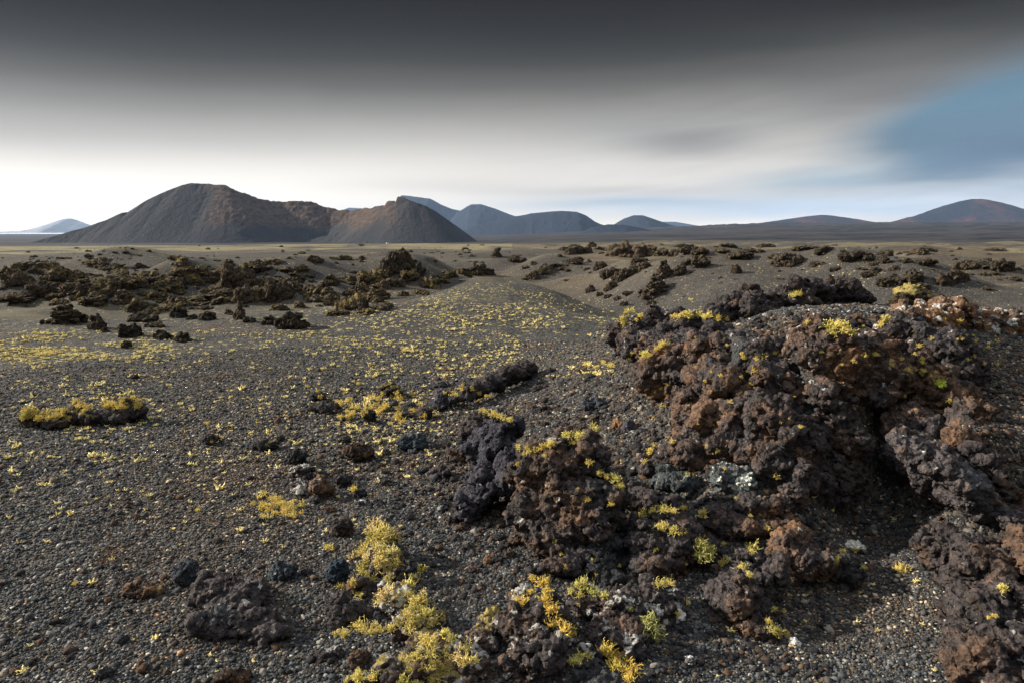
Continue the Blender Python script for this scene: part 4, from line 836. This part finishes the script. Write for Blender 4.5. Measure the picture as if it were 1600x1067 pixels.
def lichen_material(name, a, b_, tipc):
    m, t = new_mat(name)
    rnd = t.node('ShaderNodeNewGeometry').outputs['Random Per Island']
    tip = t.node('ShaderNodeAttribute', attribute_name='tip').outputs['Fac']
    c = t.mix(rnd, a, b_); c = t.mix(t.m('MULTIPLY', tip, .7), c, tipc)
    tint = t.node('ShaderNodeObjectInfo').outputs['Color']
    t.put(t.b.inputs['Base Color'], t.mix(1.0, c, tint, 'MULTIPLY')); t.b.inputs['Roughness'].default_value = .85
    return m
ML = lichen_material('yellow_branching_lichen', (0.50, 0.40, 0.07), (0.66, 0.58, 0.17), (0.82, 0.76, 0.36))
MC = lichen_material('strewn_pale_lichen', (0.60, 0.46, 0.09), (0.78, 0.70, 0.36), (0.86, 0.78, 0.42))
def strands(rng, n, length, rad, spread=1.0, seg=4):
    """branching lichen fronds: flattened tapering tubes that fork and curl, rooted at the origin"""
    V_, F_, T_ = [], [], []; off = 0
    def tube(p0, d0, L, r0, depth):
        nonlocal off
        p = p0.copy(); d = d0 / np.linalg.norm(d0); pts = [p.copy()]; ds = [d.copy()]
        for s in range(seg):
            d = d + rng.normal(0, .28, 3) + np.array([0, 0, .10]); d /= np.linalg.norm(d); p = p + d * L / seg; pts.append(p.copy()); ds.append(d.copy())
            if depth < 2 and s >= 1 and rng.random() < (.75 if depth == 0 else .4):
                tube(p, d + rng.normal(0, .8, 3), L * rng.uniform(.4, .65), r0 * .72, depth + 1)
        u = np.cross(ds[0], rng.normal(size=3)); u /= np.linalg.norm(u) + 1e-9
        vv = []
        for i, (q, e) in enumerate(zip(pts, ds)):
            w_ = np.cross(e, u); rr = r0 * (1 - .75 * i / seg)
            for k in range(4):
                a = k * math.pi / 2; vv.append(q + rr * (1.5 * math.cos(a) * u + .55 * math.sin(a) * w_))
        V_.append(np.array(vv)); T_.append(np.repeat(np.arange(seg + 1) / seg, 4) * (.5 + .25 * depth))
        ff = [(i * 4 + k, i * 4 + (k + 1) % 4, (i + 1) * 4 + (k + 1) % 4, (i + 1) * 4 + k) for i in range(seg) for k in range(4)] + [(seg * 4, seg * 4 + 1, seg * 4 + 2, seg * 4 + 3)]
        F_.append(np.array(ff) + off); off += len(vv)
    for _ in range(n):
        a = rng.uniform(0, 6.28); e = rng.uniform(.15, 1.45) ; dd = np.array([math.cos(a) * math.cos(e) * spread, math.sin(a) * math.cos(e) * spread, math.sin(e)])
        tube(np.array([math.cos(a), math.sin(a), 0]) * rng.uniform(0, .28) * length, dd, length * rng.uniform(.65, 1.15), rad * rng.uniform(.7, 1.2), 0)
    return np.vstack(V_), np.vstack(F_), np.concatenate(T_)
def build_lichen():
    rng = np.random.default_rng(12)
    P = []
    for k in range(7):
        v, f, t_ = strands(np.random.default_rng(60 + k), (16, 22, 28, 34, 12, 20, 26)[k], .5, .036 + .011 * (k % 3), 1.1)
        me = mesh('lichen', v, f); attr(me, 'tip', t_); me.materials.append(ML); P.append(me)
    bpy.context.view_layer.update(); dg = bpy.context.evaluated_depsgraph_get()
    def cast(px, py):
        r = Vector(ray(px, py)).normalized(); o = Vector((0, 0, EYE)); 
        for _ in range(3):
            ok, loc, n, i, ob_, mt = S.ray_cast(dg, o, r, distance=400)
            if not ok: return None
            if ob_.name.startswith('haze'): o = loc + r * .01; continue
            return loc, n, ob_
        return None
    groups = {}
    def tuft(px, py, s, group, col=(1, 1, 1), flat=1.0):
        c = cast(px, py)
        if c is None or c[0].y > 60: return
        loc, n, _ = c; d = loc.y; sz = s * d / F
        n = (n * .5 + Vector((0, -.15, .85))).normalized()
        o = bpy.data.objects.new('lichen_tuft', P[rng.integers(7)]); C.objects.link(o)
        o.location = loc - n * sz * .06; o.rotation_euler = n.to_track_quat('Z', 'Y').to_euler(); o.rotation_euler.rotate_axis('Z', rng.uniform(0, 6.28)); q = sz * rng.uniform(.85, 1.1); o.scale = (q, q, q * flat)
        j = rng.uniform(.8, 1.1); o.color = (col[0] * j, col[1] * j * rng.uniform(.93, 1.05), col[2] * j, 1)
        o['category'] = 'lichen'; o['group'] = group; groups.setdefault(group, []).append((px, s, o))
    YEL, OCH, OLV, PAL = (1.05, 1.03, .95), (1.15, 1.0, .7), (.62, .70, .75), (1.25, 1.25, 1.9)
    def many(group, lst, col=YEL, k=2):
        for px, py, s in lst:
            for i in range(k): tuft(px + (rng.uniform(-.45, .45) * s if i else 0), py + (rng.uniform(-.25, .25) * s if i else 0), s * (1 if i == 0 else .75), group, col)
    G = 'yellow lichen tufts'
    for i in range(75):
        u = rng.random(); px = 960 + 600 * u; py = 500 + 90 * rng.random() + (140 * rng.random() if px > 1000 and px < 1280 else 0)
        tuft(px, py, rng.uniform(5, 10), G + ' sprinkled over the outcrop', (1.1, 1.08, 1.25))
    for i in range(40): tuft(rng.uniform(800, 1250), rng.uniform(690, 960), rng.uniform(6, 12), G + ' sprinkled over the lower rocks', (1.1, 1.08, 1.1))
    many(G + ' on the big outcrop', [(1295,514,24),(1312,512,28),(1326,520,20),(1305,522,20),(1240,464,16),(1385,503,18),(1378,506,12),(1350,556,10),(1482,625,10),(1160,560,10),(1182,563,11),(1195,559,10),(1180,579,12),(1174,600,8),(1414,620,8),(1440,560,7)])
    many(G + ' on the left spur', [(985,488,15),(974,502,18),(1000,496,13),(1060,498,16),(1076,497,18),(1092,494,20),(1108,496,18),(1122,499,13),(1134,500,10),(1036,540,16),(1026,546,11),(1008,554,14),(1070,492,12)])
    many('green lichen tufts right of the outcrop', [(1471,601,16)], (.7, 1.05, .5), 3)
    many(G + ' on the gravel slope left of the outcrop', [(955,573,14),(944,568,9),(918,570,10),(932,575,8),(1017,706,12),(1008,722,10),(1080,470,7)])
    many(G + ' along the pinnacle crown', [(812,700,14),(824,704,16),(836,706,16),(848,700,12),(862,694,16),(885,684,18),(906,681,20),(926,668,18),(896,690,14),(948,744,12),(962,750,20),(970,760,16),(936,740,12),(850,712,10)])
    many(G + ' on the purple-grey fin', [(760,646,14),(770,649,16),(784,654,16),(795,658,14),(775,645,10),(752,642,10)])
    many(G + ' fringing the boulder below the pinnacle', [(1008,800,16),(1022,797,18),(1038,797,18),(1052,800,16),(1066,794,12),(1000,806,10),(1035,826,24),(1052,830,20),(1070,832,12)])
    many(G + ' on the rubble right of the fringed boulder', [(1098,806,20),(1092,844,14),(1135,877,18),(1178,859,24),(1163,886,15),(1170,898,14),(1130,850,8)])
    for i in range(9): tuft(1103 + rng.normal(0, 9), 860 + rng.normal(0, 7), 22, 'olive lichen cushion right of the fringed boulder', (.75, .82, .8))
    many(G + ' in the right-hand hollow', [(1305,874,15),(1317,862,12),(1333,858,12),(1350,888,11),(1413,891,22),(1400,889,12),(1568,919,20),(1553,962,9),(1544,965,8),(1205,952,20),(1215,987,22),(1200,970,12),(1228,990,12),(1235,930,8)])
    many('golden lichen tufts on the split block', [(845,915,28),(835,908,20),(862,955,30),(880,985,30),(820,940,22),(870,972,26),(850,935,24),(858,925,20),(830,925,16),(808,935,14)], OCH, 2)
    many('big golden lichen tufts at the bottom edge', [(958,1022,34),(975,1038,36),(988,1052,30),(948,1020,24),(965,1045,30),(984,1062,26)], OCH, 2)
    many(G + ' on the pitted crest', [(905,1030,26),(918,1026,18),(1040,906,26),(1028,914,22),(1045,912,18),(910,912,24),(925,925,22),(905,930,18),(945,930,16),(893,925,14),(1072,940,12),(1060,960,12),(985,950,14)], (.9, .95, .9))
    for i in range(5): tuft(1018 + rng.normal(0, 6), 985 + rng.normal(0, 6), 34, 'drooping olive lichen below the pitted crest', (.55, .6, .7))
    line = np.array([(600, 815), (604, 870), (612, 925), (648, 975), (680, 1030), (650, 1062)], float)
    for i in range(112):
        u = rng.random() * 5; j = min(int(u), 4); c = line[j] + (line[j + 1] - line[j]) * (u - j)
        wv = (18, 30, 34, 38, 46)[j]; tuft(c[0] + rng.normal(0, wv * .75), c[1] + rng.normal(0, 14), rng.uniform(16, 30), 'lichen tufts smothering the bottom centre rib', (YEL, (.98, .96, .9), (.78, .78, .78), (1.15, 1.1, 1.5))[rng.integers(4)])
    many(G + ' left of the rib', [(540,992,20),(532,988,16),(570,985,26),(585,990,24),(560,978,20),(535,918,18),(550,910,16),(565,895,20),(575,880,18),(560,1060,26),(585,1058,24),(545,1062,16),(515,856,14),(553,765,13),(519,858,8)], YEL, 2)
    for i in range(34): tuft(438 + rng.normal(0, 22), 793 + rng.normal(0, 10), rng.uniform(10, 18), 'yellow lichen tufts in the patch below the stone pile', (1.15, 1.05, 1.0))
    for px0, px1, py0 in ((38, 115, 649), (118, 145, 637), (162, 222, 631)):
        for i in range(int((px1 - px0) / 3.2)): tuft(rng.uniform(px0, px1), py0 + rng.uniform(-8, 6), rng.uniform(8, 14), 'yellow lichen tufts on the left ledge', (1.02, 1.03, .95))
    for i in range(44): tuft(600 + rng.normal(0, 42), 636 + rng.normal(0, 12), rng.uniform(8, 14), 'yellow lichen tufts in the middle cluster', (1.15, 1.05, .85))
    for i in range(14): tuft(735 + rng.normal(0, 16), 612 + rng.normal(0, 7), rng.uniform(7, 12), 'yellow lichen tufts below the stepping lava line')
    many(G + ' on the open left gravel', [(310,797,11),(358,806,9),(80,553,12),(66,556,10),(325,662,8),(480,605,10),(495,612,12),(500,620,10),(330,690,8),(118,912,9),(345,685,9),(560,600,8),(632,550,10),(578,545,8)], YEL, 1)
    every = sorted([q for l in groups.values() for q in l], key=lambda q: -q[1])
    rest = every[292:]; V_, F_, T_ = [], [], []; off = 0
    for _, _, o in rest:
        me = o.data; n = len(me.vertices); co = np.empty(n * 3, np.float32); me.vertices.foreach_get('co', co); co = co.reshape(-1, 3) * np.array(o.scale)
        li = np.empty(len(me.loops), np.int32); me.loops.foreach_get('vertex_index', li); tp = np.empty(n, np.float32); me.attributes['tip'].data.foreach_get('value', tp)
        V_.append(co @ np.array(o.rotation_euler.to_matrix()).T + np.array(o.location)); F_.append(li.reshape(-1, 4) + off); T_.append(tp); off += n
    gone = {o.name for _, _, o in rest}
    groups = {g: [q for q in l if q[2].name not in gone] for g, l in groups.items()}
    for _, _, o in rest: bpy.data.objects.remove(o)
    me = mesh('small_lichen_growth', np.vstack(V_), np.vstack(F_)); attr(me, 'tip', np.concatenate(T_))
    ob('small_lichen_growth', me, ML, kind='stuff', label='small yellow lichen growth scattered over stones and gravel', category='lichen').color = (1.1, 1.0, .85, 1)
    U = ['', 'first', 'second', 'third', 'fourth', 'fifth', 'sixth', 'seventh', 'eighth', 'ninth', 'tenth', 'eleventh', 'twelfth', 'thirteenth', 'fourteenth', 'fifteenth', 'sixteenth', 'seventeenth', 'eighteenth', 'nineteenth', 'twentieth']
    def word(i): return U[i] if i <= 20 else ('twenty-', 'thirty-', 'forty-')[i // 10 - 2] + U[i % 10] if i % 10 else ('thirtieth', 'fortieth')[i // 10 - 3]
    for g, lst in groups.items():
        lst.sort(key=lambda q: q[0])
        for i, (px, _, o) in enumerate(lst):
            one = g.replace('tufts', 'tuft')
            o['label'] = one if len(lst) == 1 or len(lst) > 45 else f'{word(i + 1)} from left of the {g}'
    # crumbs of lichen strewn over the cinder
    pts = []
    def add(n_, fpx, fpy, dens):
        for _ in range(n_):
            px, py = fpx(), fpy()
            if py > 1100 or py < 425 or px < -120 or px > 1720: continue
            if rng.random() < dens(px, py): pts.append((px, py))
    nz = lambda px, py: float(fbm(np.array([[px / 60., py / 11., 0.]]), 3, 5)[0])
    add(8500, lambda: rng.uniform(-60, 720), lambda: 520 + 300 * rng.random() ** 1.5, lambda a, b: (.24 + nz(a, b) * .8) * (1 - .6 * (a > 560)) * min(1, max(0.06, (800 - b) / 130)))
    add(1700, lambda: rng.normal(60, 130), lambda: rng.normal(546, 12), lambda a, b: 1.0 * (nz(a, b) > -.25))
    add(3600, lambda: rng.uniform(500, 960), lambda: rng.uniform(440, 590), lambda a, b: 1.0 * (nz(a, b * .8) > .0))
    add(700, lambda: rng.uniform(-60, 760), lambda: rng.uniform(690, 1060), lambda a, b: .35 * (1 - .8 * (b > 850)))
    add(260, lambda: rng.uniform(760, 1600), lambda: rng.uniform(600, 1060), lambda a, b: .5)
    add(420, lambda: rng.normal(600, 60), lambda: rng.normal(650, 26), lambda a, b: .8)
    pts = np.array(pts); dirs = np.array([ray(a, b) for a, b in pts]); 
    T = 1.5 * (30 / 1.5) ** (np.arange(260) / 259.0); best = np.full(len(pts), np.nan)
    for t0, t1 in zip(T[:-1], T[1:]):
        m_ = np.isnan(best)
        z = EYE + dirs[m_, 2] * t1; hh = H(dirs[m_, 0] * t1, dirs[m_, 1] * t1); ix = np.where(m_)[0][z < hh]; best[ix] = .5 * (t0 + t1)
    k = ~np.isnan(best); D_ = dirs[k] * best[k][:, None]; x, y = D_[:, 0], D_[:, 1]; n = len(x)
    base = [strands(np.random.default_rng(200 + q), 9, .38, .10, 1.2, 2) for q in range(6)]
    V_, F_, T_ = [], [], []; off = 0; zz = H(x, y); rr = np.hypot(x, y)
    for i in range(n):
        v, f, t_ = base[rng.integers(6)]; s = np.clip(rng.lognormal(math.log(.025), .5), .010, .08) * (1 + .05 * min(rr[i], 12)); a = rng.uniform(0, 6.28); ca, sa = math.cos(a), math.sin(a)
        s *= .55 + .45 * min(1, rr[i] / 5); q = v * s * [1, 1, .8]; q = np.stack([q[:, 0] * ca - q[:, 1] * sa + x[i], q[:, 0] * sa + q[:, 1] * ca + y[i], q[:, 2] + zz[i] + .003], -1)
        V_.append(q); F_.append(f + off); T_.append(t_); off += len(q)
    me = mesh('ground_lichen', np.vstack(V_), np.vstack(F_)); attr(me, 'tip', np.concatenate(T_))
    ob('ground_lichen', me, MC, kind='stuff', label='pale yellow lichen crumbs strewn over the dark cinder', category='lichen')
build_lichen()

# ------------------------------------------------------------------ last small things
def build_extras():
    g = hit(370, 858); m, t = new_mat('bleached_wood'); t.b.inputs['Base Color'].default_value = (.30, .25, .21, 1)
    s = g[1] / F
    def tube(pts, r0, r1):
        pts = np.array(pts, float); n = len(pts); V_ = []
        for i in range(n):
            d = pts[min(i + 1, n - 1)] - pts[max(i - 1, 0)]; d /= np.linalg.norm(d) + 1e-9; u = np.cross(d, [0, .3, 1]); u /= np.linalg.norm(u); w_ = np.cross(d, u); r = r0 + (r1 - r0) * i / (n - 1)
            V_ += [pts[i] + r * (math.cos(a) * u + math.sin(a) * w_) for a in np.arange(5) * 2 * math.pi / 5]
        f = [(i * 5 + k, i * 5 + (k + 1) % 5, i * 5 + 5 + (k + 1) % 5, i * 5 + 5 + k) for i in range(n - 1) for k in range(5)]
        return np.array(V_), np.array(f)
    rt = ob('dry_twig', *[mesh('dry_twig', *tube([(-36 * s, -.01, .008), (-15 * s, 0, .016), (0, 0, .02), (14 * s, .01, .013), (24 * s, 0, .008)], .0016, .0009)), m], loc=g, label='thin bleached dry twig lying on the gravel above the left lava slab', category='twig')
    ob('side_shoot', mesh('side_shoot', *tube([(0, 0, .02), (-4 * s, .015, .028), (-6 * s, .03, .035)], .0011, .0006)), m, rt)
    ob('side_shoot', mesh('side_shoot', *tube([(14 * s, .01, .013), (18 * s, .02, .022), (21 * s, .02, .028)], .0009, .0005)), m, rt)
    g = hit(162, 882); m, t = new_mat('dry_stem'); t.b.inputs['Base Color'].default_value = (.12, .062, .025, 1)
    v, f, t_ = strands(np.random.default_rng(5), 14, .11, .0011, .45, 4); me = mesh('dry_plant', v, f); attr(me, 'tip', t_)
    ob('dry_plant', me, m, loc=g, label='wispy rust-brown dry plant standing alone on the left gravel', category='plant')
    # white van far off at the foot of the volcano
    p = at_y(605.5, 381.3, 1045); m, t = new_mat('white_vehicle_paint'); t.b.inputs['Base Color'].default_value = (.85, .85, .85, 1); t.b.inputs['Roughness'].default_value = .35
    p[2] = max(float(H(p[0], p[1])), -15.2)
    mg, t = new_mat('dark_window'); t.b.inputs['Base Color'].default_value = (.02, .025, .03, 1); t.b.inputs['Roughness'].default_value = .1
    mt_, t = new_mat('tyre_rubber'); t.b.inputs['Base Color'].default_value = (.02, .02, .02, 1)
    van = bpy.data.objects.new('van', None); C.objects.link(van); van.location = tuple(p); van.rotation_euler = (0, 0, .6)
    van['label'] = 'tiny white van parked at the foot of the big volcano'; van['category'] = 'van'
    import bmesh
    prof = [(-1.9, .35), (1.95, .35), (2.0, .95), (1.45, 1.15), (.85, 1.85), (.5, 2.0), (-1.85, 2.0), (-1.95, 1.7)]
    bm = bmesh.new(); L_ = [bm.verts.new((a, -.85, b)) for a, b in prof]; R_ = [bm.verts.new((a, .85, b)) for a, b in prof]
    bm.faces.new(L_); bm.faces.new(R_[::-1]); n = len(prof)
    for i in range(n): bm.faces.new((L_[(i + 1) % n], L_[i], R_[i], R_[(i + 1) % n]))
    bmesh.ops.recalc_face_normals(bm, faces=bm.faces); bmesh.ops.bevel(bm, geom=bm.edges[:], offset=.06, segments=2, affect='EDGES'); me = bpy.data.meshes.new('body'); bm.to_mesh(me); bm.free(); ob('body', me, m, van)
    def box(name, x0, x1, y0, y1, z0, z1, mt): 
        v = [(x, y, z) for x in (x0, x1) for y in (y0, y1) for z in (z0, z1)]
        ob(name, mesh(name, v, [(0, 1, 3, 2), (4, 6, 7, 5), (0, 4, 5, 1), (2, 3, 7, 6), (0, 2, 6, 4), (1, 5, 7, 3)], False), mt, van)
    for sy in (-1, 1): box('window', -1.5, .6, sy * .855 - .02, sy * .855 + .02, 1.25, 1.8, mg)
    v = np.array([(1.46, -.7, 1.2), (1.46, .7, 1.2), (.92, .65, 1.8), (.92, -.65, 1.8)]); v = np.vstack([v, v + [.03, 0, .03]])
    ob('windscreen', mesh('windscreen', v, [(0, 1, 2, 3), (4, 7, 6, 5), (0, 4, 5, 1), (1, 5, 6, 2), (2, 6, 7, 3), (3, 7, 4, 0)], False), mg, van)
    for wx in (-1.2, 1.25):
        for sy in (-1, 1):
            bm = bmesh.new(); bmesh.ops.create_cone(bm, cap_ends=True, segments=18, radius1=.34, radius2=.34, depth=.22)
            bmesh.ops.rotate(bm, verts=bm.verts, matrix=__import__('mathutils').Matrix.Rotation(math.pi / 2, 3, 'X')); bmesh.ops.translate(bm, verts=bm.verts, vec=(wx, sy * .76, .34))
            me = bpy.data.meshes.new('wheel'); bm.to_mesh(me); bm.free(); ob('wheel', me, mt_, van)
    # the one green bush on the lava plain
    g = at_y(1332, 373, 330); g[2] = float(H(g[0], g[1]))
    rng = np.random.default_rng(4); u = rng.normal(size=(1500, 3)); u /= np.linalg.norm(u, axis=1)[:, None]; u[:, 2] = np.abs(u[:, 2])
    pos = u * (rng.random(1500) ** .35)[:, None] * [1.9, 1.9, 1.9] * (1 + .3 * fbm(u * 2, 2, 3))[:, None] + [0, 0, .3]
    v, f = chips(rng, pos, rng.uniform(.06, .14, 1500), np.full(1500, .35))
    m, t = new_mat('bush_leaves'); t.put(t.b.inputs['Base Color'], t.mix(t.node('ShaderNodeNewGeometry').outputs['Random Per Island'], (.035, .06, .02), (.11, .13, .045)))
    b_ = bpy.data.objects.new('bush', None); C.objects.link(b_); b_.location = tuple(g); b_['label'] = 'single dark green bush on the lava plain below the right-hand hills'; b_['category'] = 'bush'
    ob('crown', mesh('crown', v, f, False), m, b_)
    mw, t = new_mat('bush_wood'); t.b.inputs['Base Color'].default_value = (.08, .06, .04, 1)
    ob('trunk', mesh('trunk', *tube([(0, 0, -.2), (.05, 0, .5), (.1, .05, 1.2)], .12, .05)), mw, b_)
build_extras()
